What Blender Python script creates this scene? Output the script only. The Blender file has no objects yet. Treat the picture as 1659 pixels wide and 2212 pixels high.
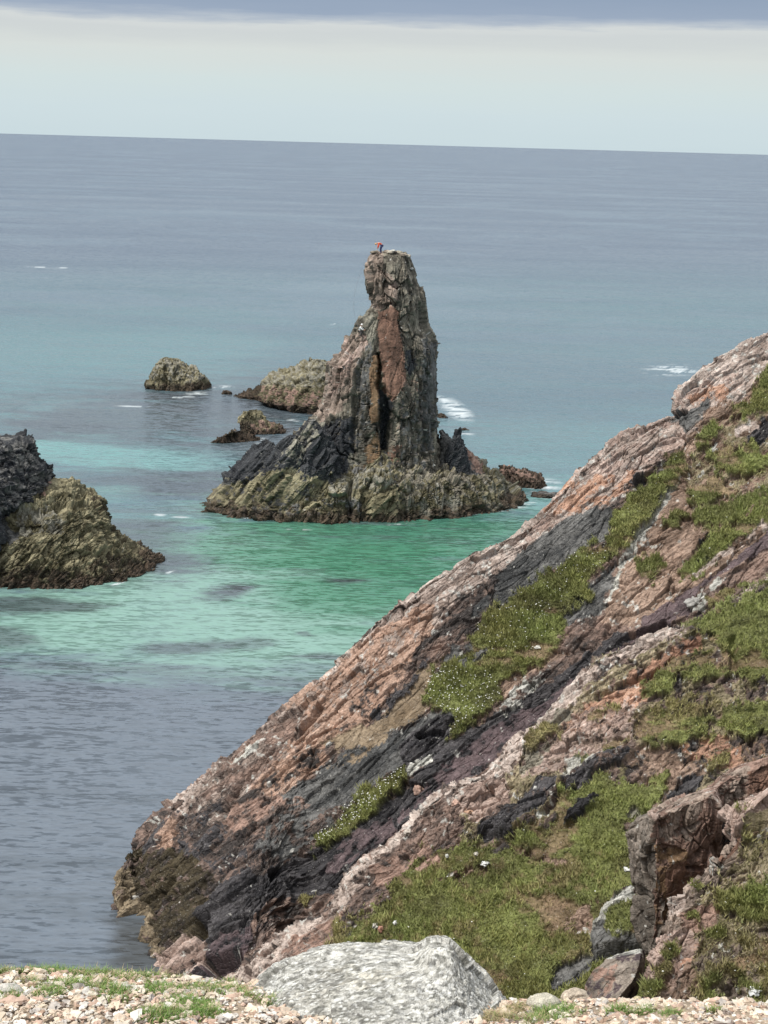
import bpy, math, random
import numpy as np
from mathutils import Matrix, Vector
random.seed(7)
RNG = np.random.default_rng(11)
scene = bpy.context.scene
COL = scene.collection
# ------------------------------------------------------------------ camera
W0, H0, FPX = 1659.0, 2212.0, 3600.0
CAMZ = 39.0
TH = math.atan(795.0 / FPX); RO = math.radians(1.59)
Fv = np.array([0, math.cos(TH), -math.sin(TH)])
r0 = np.array([1.0, 0, 0]); u0 = np.array([0, math.sin(TH), math.cos(TH)])
Rv = math.cos(RO) * r0 + math.sin(RO) * u0
Uv = -math.sin(RO) * r0 + math.cos(RO) * u0
CAM = np.array([0, 0, CAMZ])
cd = bpy.data.cameras.new('camera'); co = bpy.data.objects.new('camera', cd); COL.objects.link(co)
cd.sensor_fit = 'VERTICAL'; cd.sensor_height = 36.0; cd.lens = FPX / H0 * 36.0
cd.clip_start = 0.1; cd.clip_end = 400000
M = Matrix(((Rv[0], Uv[0], -Fv[0], 0), (Rv[1], Uv[1], -Fv[1], 0), (Rv[2], Uv[2], -Fv[2], CAMZ), (0, 0, 0, 1)))
co.matrix_world = M
scene.camera = co

def ray(x, y):
    x = np.asarray(x, float)[..., None]; y = np.asarray(y, float)[..., None]
    return Rv * (x - W0 / 2) / FPX + Uv * (H0 / 2 - y) / FPX + Fv
def atY(x, y, Y):
    d = ray(x, y); return CAM + d * (np.asarray(Y, float)[..., None] / d[..., 1:2])
def atZ(x, y, z=0.0):
    d = ray(x, y); return CAM + d * ((z - CAMZ) / d[..., 2:3])
def proj(P):
    q = P - CAM; f = q @ Fv
    return W0 / 2 + FPX * (q @ Rv) / f, H0 / 2 - FPX * (q @ Uv) / f

# ------------------------------------------------------------------ noise
def h3(ix, iy, iz, s):
    with np.errstate(over='ignore'):
        h = ix.astype(np.uint32) * np.uint32(374761393) + iy.astype(np.uint32) * np.uint32(668265263) + iz.astype(np.uint32) * np.uint32(2147483647) + np.uint32(s * 974711)
        h ^= h >> 13; h = h * np.uint32(1274126177); h ^= h >> 16
        h = h * np.uint32(2246822519); h ^= h >> 13
    return h
def hf(h, k=0):
    with np.errstate(over='ignore'):
        g = h * np.uint32(2654435761 + 40503 * (2 * k + 1) & 0xFFFFFFFF); g ^= g >> 15; g = g * np.uint32(2246822519); g ^= g >> 13
    return g.astype(np.float32) * np.float32(1 / 4294967296.0)
from concurrent.futures import ThreadPoolExecutor
POOL = ThreadPoolExecutor(4)
def chunked(fn, P, CH=24000):
    if len(P) <= CH: return fn(P)
    r = list(POOL.map(fn, [P[c:c + CH] for c in range(0, len(P), CH)]))
    return tuple(np.concatenate(z) for z in zip(*r)) if isinstance(r[0], tuple) else np.concatenate(r)
def vnoise(P, s=0):
    return chunked(lambda q: vnoise_(q, s), np.asarray(P, np.float32))
def vnoise_(P, s=0):
    P = np.asarray(P, np.float32); i = np.floor(P).astype(np.int32); f = P - i; f = f * f * (3 - 2 * f)
    o = 0
    for a in (0, 1):
        wx = f[:, 0] if a else 1 - f[:, 0]
        for b in (0, 1):
            wy = f[:, 1] if b else 1 - f[:, 1]
            for c in (0, 1):
                wz = f[:, 2] if c else 1 - f[:, 2]
                o = o + wx * wy * wz * hf(h3(i[:, 0] + a, i[:, 1] + b, i[:, 2] + c, s))
    return o * 2 - 1
def fbm(P, s=0, o=4, g=.5):
    def f(q):
        a = np.float32(1.0); r = 0; t = 0
        for k in range(o):
            r = r + a * vnoise_(q * np.float32(2.03 ** k) + np.float32(17.3 * k), s + k); t += a; a = np.float32(a * g)
        return r / t
    return chunked(f, np.asarray(P, np.float32))
def facets(Q, s=0, tilt=1.0):
    return chunked(lambda q: facets_(q, s, tilt), np.asarray(Q, np.float32))
def facets_(Q, s=0, tilt=1.0):
    """cellular blocks: returns (offset+tilt, edge distance, cell random)"""
    Q = np.asarray(Q, np.float32); out = np.empty(len(Q), np.float32); edge = out.copy(); rnd = out.copy()
    for c0 in range(0, len(Q), 200000):
        q = Q[c0:c0 + 200000]; i = np.floor(q - np.float32(.5)).astype(np.int32)
        b1 = np.full(len(q), 1e9, np.float32); b2 = b1.copy(); bh = np.zeros(len(q), np.uint32); bd = np.zeros_like(q)
        for a in (0, 1):
            for b in (0, 1):
                for c in (0, 1):
                    j = i + np.array([a, b, c], np.int32); h = h3(j[:, 0], j[:, 1], j[:, 2], s)
                    d = np.stack([q[:, 0] - j[:, 0] - hf(h, 1) * np.float32(.8) - np.float32(.1), q[:, 1] - j[:, 1] - hf(h, 2) * np.float32(.8) - np.float32(.1), q[:, 2] - j[:, 2] - hf(h, 3) * np.float32(.8) - np.float32(.1)], 1)
                    dd = (d * d).sum(1); n = dd < b1
                    b2 = np.where(n, b1, np.minimum(b2, dd)); b1 = np.where(n, dd, b1); bh = np.where(n, h, bh); bd[n] = d[n]
        g = np.stack([hf(bh, 5), hf(bh, 6), hf(bh, 7)], 1) - .5
        out[c0:c0 + 200000] = (hf(bh, 8) - .5) + tilt * (bd * g * 2).sum(1)
        edge[c0:c0 + 200000] = np.sqrt(b2) - np.sqrt(b1); rnd[c0:c0 + 200000] = hf(bh, 9)
    return out, edge, rnd
def sstep(a, b, x):
    t = np.clip((x - a) / (b - a), 0, 1); return t * t * (3 - 2 * t)
def sdpoly(x, y, poly):
    """signed distance (positive inside) to polygon"""
    n = len(poly); d = np.full(len(x), 1e12); ins = np.zeros(len(x), bool)
    for k in range(n):
        x0, y0 = poly[k]; x1, y1 = poly[(k + 1) % n]
        ex, ey = x1 - x0, y1 - y0; L = ex * ex + ey * ey + 1e-9
        t = np.clip(((x - x0) * ex + (y - y0) * ey) / L, 0, 1)
        d = np.minimum(d, (x - x0 - t * ex) ** 2 + (y - y0 - t * ey) ** 2)
        c = (y0 > y) != (y1 > y)
        ins ^= c & (x < (x1 - x0) * (y - y0) / (y1 - y0 + 1e-12) + x0)
    return np.where(ins, np.sqrt(d), -np.sqrt(d))
def Z(kind, pts):
    """zoom-crop coordinates to full view coordinates"""
    ox, oy, k = {1: (398, 491, .48), 2: (730, 491, .16), 3: (0, 730, .4), 4: (1128, 664, .32), 5: (199, 1327, .44), 6: (863, 1261, .48), 7: (1128, 1659, .32)}[kind]
    return [(ox + a * k, oy + b * k) for a, b in pts]

# ------------------------------------------------------------------ scene helpers
def tag(o, label=None, cat=None, group=None, kind=None):
    if label: o['label'] = label
    if cat: o['category'] = cat
    if group: o['group'] = group
    if kind: o['kind'] = kind
    return o
def mesh_np(name, V, Fq, mat, parent=None, col=None, smooth=True, extra=None):
    me = bpy.data.meshes.new(name); V = np.ascontiguousarray(V, np.float32); Fq = np.ascontiguousarray(Fq, np.int32)
    k = Fq.shape[1]
    me.vertices.add(len(V)); me.vertices.foreach_set('co', V.ravel())
    me.loops.add(Fq.size); me.loops.foreach_set('vertex_index', Fq.ravel())
    me.polygons.add(len(Fq)); me.polygons.foreach_set('loop_start', np.arange(0, Fq.size, k, dtype=np.int32))
    if smooth is not None:
        me.polygons.foreach_set('use_smooth', np.full(len(Fq), bool(smooth)))
    me.update(calc_edges=True)
    if col is not None:
        a = me.attributes.new('col', 'FLOAT_COLOR', 'POINT')
        c = np.ones((len(V), 4), np.float32); c[:, :3] = col; a.data.foreach_set('color', c.ravel())
    for nm, arr in (extra or {}).items():
        a = me.attributes.new(nm, 'FLOAT', 'POINT'); a.data.foreach_set('value', np.asarray(arr, np.float32))
    me.materials.append(mat)
    o = bpy.data.objects.new(name, me); COL.objects.link(o)
    if parent: o.parent = parent
    return o
def grid_faces(nr, nc, wrap=False):
    r = np.arange(nr - 1)[:, None]; c = np.arange(nc if wrap else nc - 1)[None, :]; c2 = (c + 1) % nc
    return np.stack(np.broadcast_arrays(r * nc + c, r * nc + c2, (r + 1) * nc + c2, (r + 1) * nc + c), -1).reshape(-1, 4)
def grid_normals(G, wrap=False):
    if wrap: du = np.roll(G, -1, 1) - np.roll(G, 1, 1)
    else: du = np.gradient(G, axis=1)
    dv = np.gradient(G, axis=0)
    n = np.cross(du, dv); n /= np.linalg.norm(n, axis=-1, keepdims=True) + 1e-9
    return n

# ------------------------------------------------------------------ materials
def newmat(name):
    m = bpy.data.materials.new(name); m.use_nodes = True; nt = m.node_tree; nt.nodes.clear()
    out = nt.nodes.new('ShaderNodeOutputMaterial'); b = nt.nodes.new('ShaderNodeBsdfPrincipled')
    nt.links.new(b.outputs[0], out.inputs[0]); return m, nt, b
def N(nt, t, **kw):
    n = nt.nodes.new(t)
    for k, v in kw.items():
        if k in n.inputs: n.inputs[k].default_value = v
        else: setattr(n, k, v)
    return n
def noise(nt, vec, scale, detail=4, rough=.55):
    n = N(nt, 'ShaderNodeTexNoise', Scale=scale, Detail=detail, Roughness=rough); nt.links.new(vec, n.inputs['Vector']); return n
def math_n(nt, op, a, b=None, c=None):
    n = nt.nodes.new('ShaderNodeMath'); n.operation = op
    for i, v in enumerate((a, b, c)):
        if v is None: continue
        if isinstance(v, (int, float)): n.inputs[i].default_value = v
        else: nt.links.new(v, n.inputs[i])
    return n.outputs[0]
def ramp(nt, fac, lo, hi, a=0.0, b=1.0):
    n = N(nt, 'ShaderNodeMapRange'); nt.links.new(fac, n.inputs[0])
    for i, v in enumerate((lo, hi, a, b)): n.inputs[i + 1].default_value = v
    return n.outputs[0]
def rock_mat(name, sc, bump, rough=.88, contrast=.35, bdist=.06, attr=True, colour=(.3, .3, .3), rot=(0, 0, 0), stretch=(1, 1, 1), speck=0.0, spec=.25):
    m, nt, b = newmat(name); L = nt.links.new
    g = N(nt, 'ShaderNodeNewGeometry'); mp = N(nt, 'ShaderNodeMapping'); L(g.outputs['Position'], mp.inputs[0])
    mp.inputs['Rotation'].default_value = rot; mp.inputs['Scale'].default_value = stretch
    v = mp.outputs[0]
    n1 = noise(nt, v, sc, 6, .62); n2 = noise(nt, v, sc * 5.3, 4, .6)
    vo = N(nt, 'ShaderNodeTexVoronoi', feature='DISTANCE_TO_EDGE', Scale=sc * 1.7)
    wv = N(nt, 'ShaderNodeVectorMath', operation='MULTIPLY_ADD'); L(n1.outputs['Color'], wv.inputs[0])
    wv.inputs[1].default_value = (.5 / sc,) * 3; L(v, wv.inputs[2]); L(wv.outputs[0], vo.inputs['Vector'])
    crack = ramp(nt, vo.outputs['Distance'], 0, .09)
    hgt = math_n(nt, 'ADD', math_n(nt, 'MULTIPLY', n1.outputs[0], 1.2), math_n(nt, 'MULTIPLY', n2.outputs[0], .45))
    hgt = math_n(nt, 'ADD', hgt, math_n(nt, 'MULTIPLY', crack, .35))
    bp = N(nt, 'ShaderNodeBump', Strength=bump, Distance=bdist); L(hgt, bp.inputs['Height']); L(bp.outputs[0], b.inputs['Normal'])
    if attr: c = N(nt, 'ShaderNodeAttribute', attribute_name='col').outputs['Color']
    else:
        c = N(nt, 'ShaderNodeRGB'); c.outputs[0].default_value = (*colour, 1); c = c.outputs[0]
    f = math_n(nt, 'MULTIPLY', ramp(nt, n1.outputs[0], .3, .7, 1 - contrast, 1 + contrast), ramp(nt, n2.outputs[0], .3, .7, 1 - contrast * .8, 1 + contrast * .8))
    vm = N(nt, 'ShaderNodeVectorMath', operation='SCALE'); L(c, vm.inputs[0]); L(f, vm.inputs['Scale'])
    res = vm.outputs[0]
    if speck > 0:
        n3 = noise(nt, v, sc * 9, 2, .5)
        mx = N(nt, 'ShaderNodeMix', data_type='RGBA'); L(ramp(nt, n3.outputs[0], .66, .72, 0, speck), mx.inputs[0]); L(res, mx.inputs[6])
        mx.inputs[7].default_value = (.62, .6, .55, 1); res = mx.outputs[2]
    L(res, b.inputs['Base Color']); b.inputs['Roughness'].default_value = rough
    b.inputs['Specular IOR Level'].default_value = spec
    return m
def flat_mat(name, c, rough=.7, var=.2, sc=8):
    m, nt, b = newmat(name); g = N(nt, 'ShaderNodeNewGeometry'); n = noise(nt, g.outputs['Position'], sc, 3)
    rgb = N(nt, 'ShaderNodeRGB'); rgb.outputs[0].default_value = (*c, 1)
    vm = N(nt, 'ShaderNodeVectorMath', operation='SCALE'); nt.links.new(rgb.outputs[0], vm.inputs[0]); nt.links.new(ramp(nt, n.outputs[0], .3, .7, 1 - var, 1 + var), vm.inputs['Scale'])
    nt.links.new(vm.outputs[0], b.inputs['Base Color']); b.inputs['Roughness'].default_value = rough
    return m

# ------------------------------------------------------------------ rock colours (albedo of each kind of rock; black and blk2 also paint shaded recesses)
PAL = {  # key: (dark, light, relief of blocks, lichen)
 'pink': ((.19, .13, .105), (.40, .305, .26), .9, .12), 'pale': ((.24, .185, .155), (.50, .42, .37), .75, .18), 'orange': ((.22, .135, .095), (.44, .305, .235), .8, .08),
 'tan': ((.15, .11, .07), (.27, .21, .145), .3, .02), 'slate': ((.042, .043, .043), (.15, .147, .14), .6, .05), 'black': ((.022, .021, .023), (.075, .07, .072), 1, .05),
 'purple': ((.05, .038, .041), (.12, .088, .09), .45, .03), 'weed': ((.016, .013, .009), (.068, .054, .032), .9, .0), 'barn': ((.09, .07, .045), (.27, .215, .145), 1, .03),
 'soil': ((.10, .065, .045), (.33, .235, .18), .8, .12), 'redsoil': ((.17, .09, .06), (.44, .27, .19), .75, .08), 'rib': ((.14, .14, .125), (.50, .49, .44), 1, .25),
 'mott': ((.045, .038, .035), (.26, .18, .145), 1, .12), 'scrub': ((.09, .078, .038), (.29, .24, .16), .6, .14), 'olive': ((.075, .066, .036), (.29, .26, .165), 1, .03),
 'redslab': ((.10, .058, .042), (.24, .14, .10), .35, .03), 'brownslab': ((.13, .08, .045), (.26, .17, .10), .3, .02), 'greyg': ((.05, .045, .036), (.255, .23, .18), 1, .07),
 'pinkg': ((.10, .078, .062), (.35, .275, .225), 1, .06), 'grass': ((.085, .085, .032), (.185, .205, .068), 0, 0), 'drygrass': ((.11, .088, .042), (.22, .19, .09), 0, 0),
 'blk2': ((.015, .017, .021), (.055, .058, .062), 1, .02), 'greyb': ((.075, .072, .058), (.27, .255, .205), 1, .05),
 'brown': ((.10, .062, .047), (.33, .22, .175), .6, .06), 'greyface': ((.10, .085, .07), (.29, .245, .205), .5, .06),
}
def paint(P, px, py, default, regions, axes, seed=0, warp=14, warps=.35, cells=1.0):
    """albedo + relief + grass weight per vertex"""
    n = len(P); Q = P @ axes.T
    wx = fbm(P * warps, seed + 50, 6, .68) * warp * 1.5; wy = fbm(P * warps + 31, seed + 60, 6, .68) * warp * 1.5
    x = px + wx; y = py + wy
    st = fbm(Q * np.array([.35, 1.6, 2.2]), seed + 70, 5, .62)          # streaks along the bedding
    sp = fbm(P * 2.3, seed + 80, 4, .7); big = fbm(P * .22, seed + 85, 3)
    _, _, cr1 = facets(Q / np.array([1.5, .4, .45]), seed + 75); _, _, cr2 = facets(Q / np.array([.3, .13, .16]), seed + 76)
    mixn = np.clip(.5 + 1.1 * st + .6 * sp + .5 * big + .45 * (cr1 - .5) + .42 * cells * (cr2 - .5), 0, 1)[:, None]
    gmix = np.clip(.5 + 1.5 * fbm(P * np.array([.5, .5, 1.1]), seed + 77, 6, .72), 0, 1)[:, None]
    def kc(k):
        a, b = np.array(PAL[k][0]), np.array(PAL[k][1]); return a + (b - a) * mixn
    col = kc(default); rel = np.full(n, PAL[default][2], float); gr = np.zeros(n); lic = np.full(n, PAL[default][3], float)
    edge = .55 * st + .9 * sp
    for r in regions:
        key, poly = r[0], r[1]; soft = r[2] if len(r) > 2 else 5.0
        soft = soft * 2.0 if 'grass' in key else soft
        xs = [p[0] for p in poly]; ys = [p[1] for p in poly]; m = 26 + soft * 3
        idx = np.nonzero((x > min(xs) - m) & (x < max(xs) + m) & (y > min(ys) - m) & (y < max(ys) + m))[0]
        if not len(idx): continue
        d = sdpoly(x[idx], y[idx], poly) + edge[idx] * soft * 3.2
        w = sstep(-soft * .35, soft * .35, d)
        if len(r) > 3: w = w * np.clip((r[3] + edge[idx] * 1.6 - .5) * 5 + .5, 0, 1)
        wc = w[:, None]; a, b = np.array(PAL[key][0]), np.array(PAL[key][1])
        col[idx] = col[idx] * (1 - wc) + (a + (b - a) * (gmix if 'grass' in key else mixn)[idx]) * wc
        rel[idx] = rel[idx] * (1 - w) + PAL[key][2] * w; lic[idx] = lic[idx] * (1 - w) + PAL[key][3] * w
        gr[idx] = gr[idx] * (1 - w) + (1.0 if 'grass' in key else (.34 if key == 'scrub' else 0.0)) * w
    if gr.max() > 0:
        tn = fbm(P * np.array([.28, .28, 1.3]), seed + 95, 5, .65); m = sstep(.20, .36, tn) * (gr > .5) * .8; bc = np.array([.10, .065, .04]) + np.array([.14, .10, .07]) * mixn
        col = col * (1 - m[:, None]) + bc * m[:, None]; gr = gr * (1 - .85 * m)
    l = fbm(P * 3.1, seed + 90, 3, .7)
    lw = sstep(.0, .08, l - .62 + lic * 2.0)[:, None] * (lic > .005)[:, None] * .75
    col = col * (1 - lw) + np.array([.50, .49, .45]) * lw
    return np.clip(col, .008, .8), rel, gr
def rock_disp(P, axes, rel, L=(3.2, 1.1, 1.3), amp=(.5, .22, .10, .05), seed=0, fine=1.0, tl=1.3):
    Q = P @ axes.T; Lv = np.array(L)
    Qw = Q + .30 * np.stack([fbm(P * .5, seed + 1, 4), fbm(P * .5 + 9, seed + 2, 4), fbm(P * .5 + 19, seed + 3, 4)], 1) * Lv
    f1, e1, _ = facets(Qw / (Lv * 1.9), seed + 4, tl)
    f2, e2, _ = facets(Qw / (Lv * .7), seed + 5, tl)
    Q3 = Q + .25 * (Qw - Q)
    f3, e3, _ = facets(Q3 / (Lv * .28), seed + 6, tl)
    f4, e4, _ = facets(Q3 / (np.array([.16, .08, .1]) * fine * 1.6), seed + 7, tl)
    d = amp[0] * f1 + amp[1] * f2 + amp[2] * f3 + amp[3] * .9 * f4 + amp[3] * .7 * fbm(P * 3.5, seed + 8, 3, .6)
    m = sstep(-.25, .25, fbm(P * .4, seed + 9, 3))
    d = d - amp[0] * .40 * (1 - sstep(0, .035, e1)) - amp[1] * (.3 + .8 * m) * (1 - sstep(0, .06, e2)) - amp[2] * (.2 + .7 * m) * (1 - sstep(0, .09, e3))
    return d * rel
# ------------------------------------------------------------------ world / light
SUN_EL, SUN_AZ = math.radians(58), math.radians(-118)   # azimuth measured from +Y towards +X
wd = bpy.data.worlds.new('World'); scene.world = wd; wd.use_nodes = True
nt = wd.node_tree; nt.nodes.clear(); L = nt.links.new
out = N(nt, 'ShaderNodeOutputWorld'); bg = N(nt, 'ShaderNodeBackground'); L(bg.outputs[0], out.inputs[0])
sky = N(nt, 'ShaderNodeTexSky', sky_type='NISHITA', sun_disc=False); sky.sun_elevation = SUN_EL; sky.sun_rotation = SUN_AZ
tc = N(nt, 'ShaderNodeTexCoord'); sep = N(nt, 'ShaderNodeSeparateXYZ'); L(tc.outputs['Generated'], sep.inputs[0])
mp = N(nt, 'ShaderNodeMapping'); L(tc.outputs['Generated'], mp.inputs[0]); mp.inputs['Scale'].default_value = (1.6, 1.6, 26)
nz = noise(nt, mp.outputs[0], 2.6, 6, .6)
mp2 = N(nt, 'ShaderNodeMapping'); L(tc.outputs['Generated'], mp2.inputs[0]); mp2.inputs['Scale'].default_value = (9, 9, 90)
nz2 = noise(nt, mp2.outputs[0], 2.2, 6, .62)
zz = math_n(nt, 'ADD', sep.outputs[2], math_n(nt, 'MULTIPLY', math_n(nt, 'SUBTRACT', nz.outputs[0], .5), .014))
zz = math_n(nt, 'ADD', zz, math_n(nt, 'MULTIPLY', math_n(nt, 'SUBTRACT', nz2.outputs[0], .5), .008))
def srgb(r, g, b, k=2 ** -.5):
    return tuple(k * ((c / 255) / 12.92 if c / 255 <= .04045 else ((c / 255 + .055) / 1.055) ** 2.4) for c in (r, g, b))
cr = nt.nodes.new('ShaderNodeValToRGB'); L(math_n(nt, 'MULTIPLY', zz, 1.0), cr.inputs[0])
SKY = [(0.0, srgb(203, 219, 224)), (.018, srgb(207, 222, 226)), (.034, srgb(211, 224, 224)), (.052, srgb(216, 222, 219)), (.061, srgb(206, 212, 213)),
       (.0665, srgb(212, 217, 217)), (.0695, srgb(190, 199, 208)), (.0715, srgb(158, 173, 193)), (.09, srgb(144, 162, 185)), (.2, (.36, .42, .50)), (.45, (.62, .67, .73)), (.75, (.85, .87, .90)), (1.0, (.95, .96, .96))]
el = cr.color_ramp.elements
while len(el) < len(SKY): el.new(.5)
for e, (p, c) in zip(el, SKY): e.position = p; e.color = (*c, 1)
# cloud deck in front of a clear nishita sky
cm = noise(nt, tc.outputs['Generated'], 2.2, 5, .55)
mixn = N(nt, 'ShaderNodeMix', data_type='RGBA'); sc_ = N(nt, 'ShaderNodeVectorMath', operation='SCALE'); L(sky.outputs[0], sc_.inputs[0]); sc_.inputs['Scale'].default_value = .08
L(sc_.outputs[0], mixn.inputs[7]); L(cr.outputs[0], mixn.inputs[6])
L(math_n(nt, 'MULTIPLY', ramp(nt, cm.outputs[0], .45, .75, 0, .5), ramp(nt, sep.outputs[2], .12, .4)), mixn.inputs[0])
L(mixn.outputs[2], bg.inputs[0]); bg.inputs[1].default_value = 1.0
sd = bpy.data.lights.new('sun', 'SUN'); sd.energy = 2.8; sd.angle = math.radians(10); sd.color = (1, .96, .9)
so = bpy.data.objects.new('sun', sd); COL.objects.link(so)
sdir = Vector((math.sin(SUN_AZ) * math.cos(SUN_EL), math.cos(SUN_AZ) * math.cos(SUN_EL), math.sin(SUN_EL)))
so.rotation_euler = sdir.to_track_quat('Z', 'Y').to_euler(); so.location = (-60, -40, 120)
vs = scene.view_settings; vs.view_transform = 'Standard'; vs.look = 'None'; vs.gamma = 1; vs.use_curve_mapping = False; vs.exposure = 0.5

# ------------------------------------------------------------------ sea
def build_sea():
    ys = np.concatenate([np.linspace(2260, 600, 760), np.linspace(598, 345, 120), np.linspace(343, 313.5, 40)])
    Yd = [CAMZ / math.tan(math.atan((y - H0 / 2) / FPX) + TH) for y in ys if math.tan(math.atan((y - H0 / 2) / FPX) + TH) > 0.0002]
    Yd = np.array(Yd + [250000.0]); Yd = np.sort(np.concatenate([[-300, 20, 50], Yd]))
    a = np.concatenate([[-6, -2, -.8, -.45], np.linspace(-.27, .27, 520), [.45, .8, 2, 6]])
    G = np.zeros((len(Yd), len(a), 3)); G[..., 0] = a[None, :] * np.maximum(Yd, 60)[:, None]; G[..., 1] = Yd[:, None]
    P = G.reshape(-1, 3); vis = (P[:, 1] > 55) & (np.abs(P[:, 0]) < P[:, 1] * .3)
    px = np.full(len(P), -9999.0); py = px.copy(); px[vis], py[vis] = proj(P[vis])
    s = P * np.array([.045, .09, 1]); wx = fbm(s, 3, 6, .7) * 110; s2 = P * np.array([.035, .14, 1]); wy = fbm(s2 + 7, 4, 6, .7) * 30
    near = sstep(0, 1, (py - 330) / 400)
    x = px + wx * 1.3; y = py + wy * (.3 + .9 * near)
    deep = np.array([.066, .095, .132]); teal = np.array([.125, .255, .25]); green = np.array([.175, .30, .255]); refl_green = np.array([.045, .165, .10]); kelp = np.array([.066, .080, .094]); tgrey = np.array([.078, .145, .162])
    c = np.tile(deep, (len(P), 1))
    mott = fbm(P * np.array([.16, .42, 1]), 12, 5, .7)
    def blob(bx, by, rx, ry, colr, k=1.0, p=1.0, tilt=0.0):
        nonlocal c
        d = np.sqrt(((x - bx) / rx) ** 2 + ((y - by - (x - bx) * tilt) / ry) ** 2); w = (1 - sstep(.45, 1.5, d + .8 * mott)) * k
        c = c * (1 - w[:, None]) + colr * w[:, None]
    streak = np.clip(.5 + 1.1 * fbm(P * np.array([.02, .11, 1]), 9, 5, .6), 0, 1)
    def band(y0, y1, x0, x1, colr, k, f=30):
        nonlocal c
        w = sstep(y0 - f, y0 + f, y) * (1 - sstep(y1 - f, y1 + f, y)) * sstep(x0 - 90, x0 + 90, x) * (1 - sstep(x1 - 90, x1 + 90, x)) * k * (.55 + .45 * streak)
        c = c * (1 - w[:, None]) + colr * w[:, None]
    band(590, 1130, -500, 2200, tgrey, .8, 60)
    band(700, 1010, -500, 560, teal, .55, 60); band(700, 800, -500, 800, tgrey, .5, 30)
    band(900, 1120, 900, 2200, teal, .35, 50); band(640, 760, 1200, 2200, tgrey, .5, 40)
    blob(330, 895, 330, 58, kelp, .85); blob(110, 920, 120, 26, kelp, .75); blob(520, 860, 190, 60, kelp, .7); blob(660, 965, 210, 50, kelp, .75)
    blob(230, 985, 300, 26, teal, .95, tilt=.05); blob(120, 960, 150, 20, teal, .8)
    blob(380, 1045, 320, 38, kelp, .85); blob(160, 1075, 130, 22, teal, .5)
    blob(420, 1110, 200, 24, teal, .55); blob(300, 1140, 160, 22, kelp, .6)
    blob(330, 1330, 460, 125, green, .85); blob(560, 1270, 420, 150, green, .95); blob(700, 1390, 330, 95, green, .95); blob(140, 1335, 300, 72, green, .7)
    blob(880, 1170, 430, 100, refl_green, .8); blob(790, 1260, 240, 70, refl_green, .6); blob(950, 1270, 260, 120, refl_green, .55); blob(1120, 1075, 130, 40, teal, .6)  # deeper green: sandy bottom plus the stack's dark reflection painted into the water colour
    blob(330, 1180, 110, 70, kelp, .75); blob(60, 1300, 170, 18, kelp * .7, .8); blob(360, 1215, 90, 26, kelp, .6)
    blob(495, 1272, 56, 15, kelp, .95); blob(742, 1244, 62, 9, kelp * .45, .9); blob(380, 1398, 100, 16, kelp, .8); blob(545, 1388, 60, 12, kelp, .6)
    blob(375, 1132, 40, 8, kelp, .6); blob(660, 1365, 25, 6, kelp, .6); blob(30, 1370, 70, 22, kelp * .8, .7); blob(690, 1425, 50, 10, kelp, .5)
    blob(10, 1460, 40, 30, kelp * .35, .7)
    w = sstep(1385, 1500, y - .05 * (x - 200) + 28 * mott) ; w = np.where(py < -5000, 0, w)[:, None]; c = c * (1 - w) + kelp * np.array([1.8, 1.78, 1.82]) * w
    st2 = fbm(P * np.array([.045, .34, 1]), 15, 6, .7); ws_ = sstep(.10, .34, st2) * sstep(820, 900, y) * (1 - sstep(1040, 1180, x)) * .55; ws_ = np.where(py < -5000, 0, ws_)[:, None]; c = c * (1 - ws_) + kelp * 1.25 * ws_
    st3 = fbm(P * np.array([.016, .022, 1]), 16, 7, .7); fs = sstep(.02, .3, st3) * (1 - sstep(620, 900, y)) * .5; fs = np.where(py < -5000, 0, fs)[:, None]; c = c * (1 - fs) + np.array([.11, .155, .19]) * fs
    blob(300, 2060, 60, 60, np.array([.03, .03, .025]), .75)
    # sea foam lines in the colour of the water itself
    fo = np.zeros(len(P)); nf = fbm(P * np.array([.55, 1.1, 1]), 21, 5, .65); nl = fbm(P * np.array([.12, .9, 1]), 22, 5, .65)
    for bx, by, rx, ry, k, tl in [(985, 885, 44, 24, .5, .45), (1165, 1050, 60, 20, .45, 0), (1205, 1070, 40, 15, .6, 0), (1450, 800, 75, 14, .25, 0), (965, 868, 25, 10, .6, .5), (1085, 1100, 60, 6, .3, -.1), (290, 878, 48, 2.2, .95, .02),
                                   (390, 1117, 22, 2.5, .8, .03), (545, 948, 40, 5, .35, .05), (345, 1112, 16, 3, .5, .04), (425, 850, 30, 5, .2, 0), (110, 578, 60, 2, .5, .03), (720, 700, 20, 2, .3, .0), (480, 836, 30, 4, .3, 0), (640, 945, 30, 3, .4, 0), (520, 1116, 26, 2, .3, .2), (640, 1143, 40, 1.8, .25, .03), (880, 1131, 50, 1.8, .25, -.08), (1010, 1112, 40, 2, .3, -.12), (1140, 1088, 20, 3, .4, -.1), (360, 1238, 20, 2.5, .3, -.3), (250, 1262, 40, 2, .25, -.25), (385, 858, 50, 2, .3, 0), (570, 956, 50, 2.5, .3, 0), (620, 905, 30, 2, .3, .2), (1000, 936, 30, 3, .4, .1)]:
        X0, Y0 = px, py; d = np.sqrt(((X0 - bx) / rx) ** 2 + ((Y0 - by - (X0 - bx) * tl) / ry) ** 2)
        fo = np.maximum(fo, np.clip((1 - d) * 1.6, 0, 1) * np.clip((1.5 * nf + 1.5 * nl + min(k, .5) * .8 - .12) * 4, 0, 1))
    c = c * (1 - fo[:, None]) + np.array([.50, .55, .56]) * fo[:, None]
    m, nt, b = newmat('sea_water'); L = nt.links.new
    at = N(nt, 'ShaderNodeAttribute', attribute_name='col'); L(at.outputs['Color'], b.inputs['Base Color'])
    g = N(nt, 'ShaderNodeNewGeometry')
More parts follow.
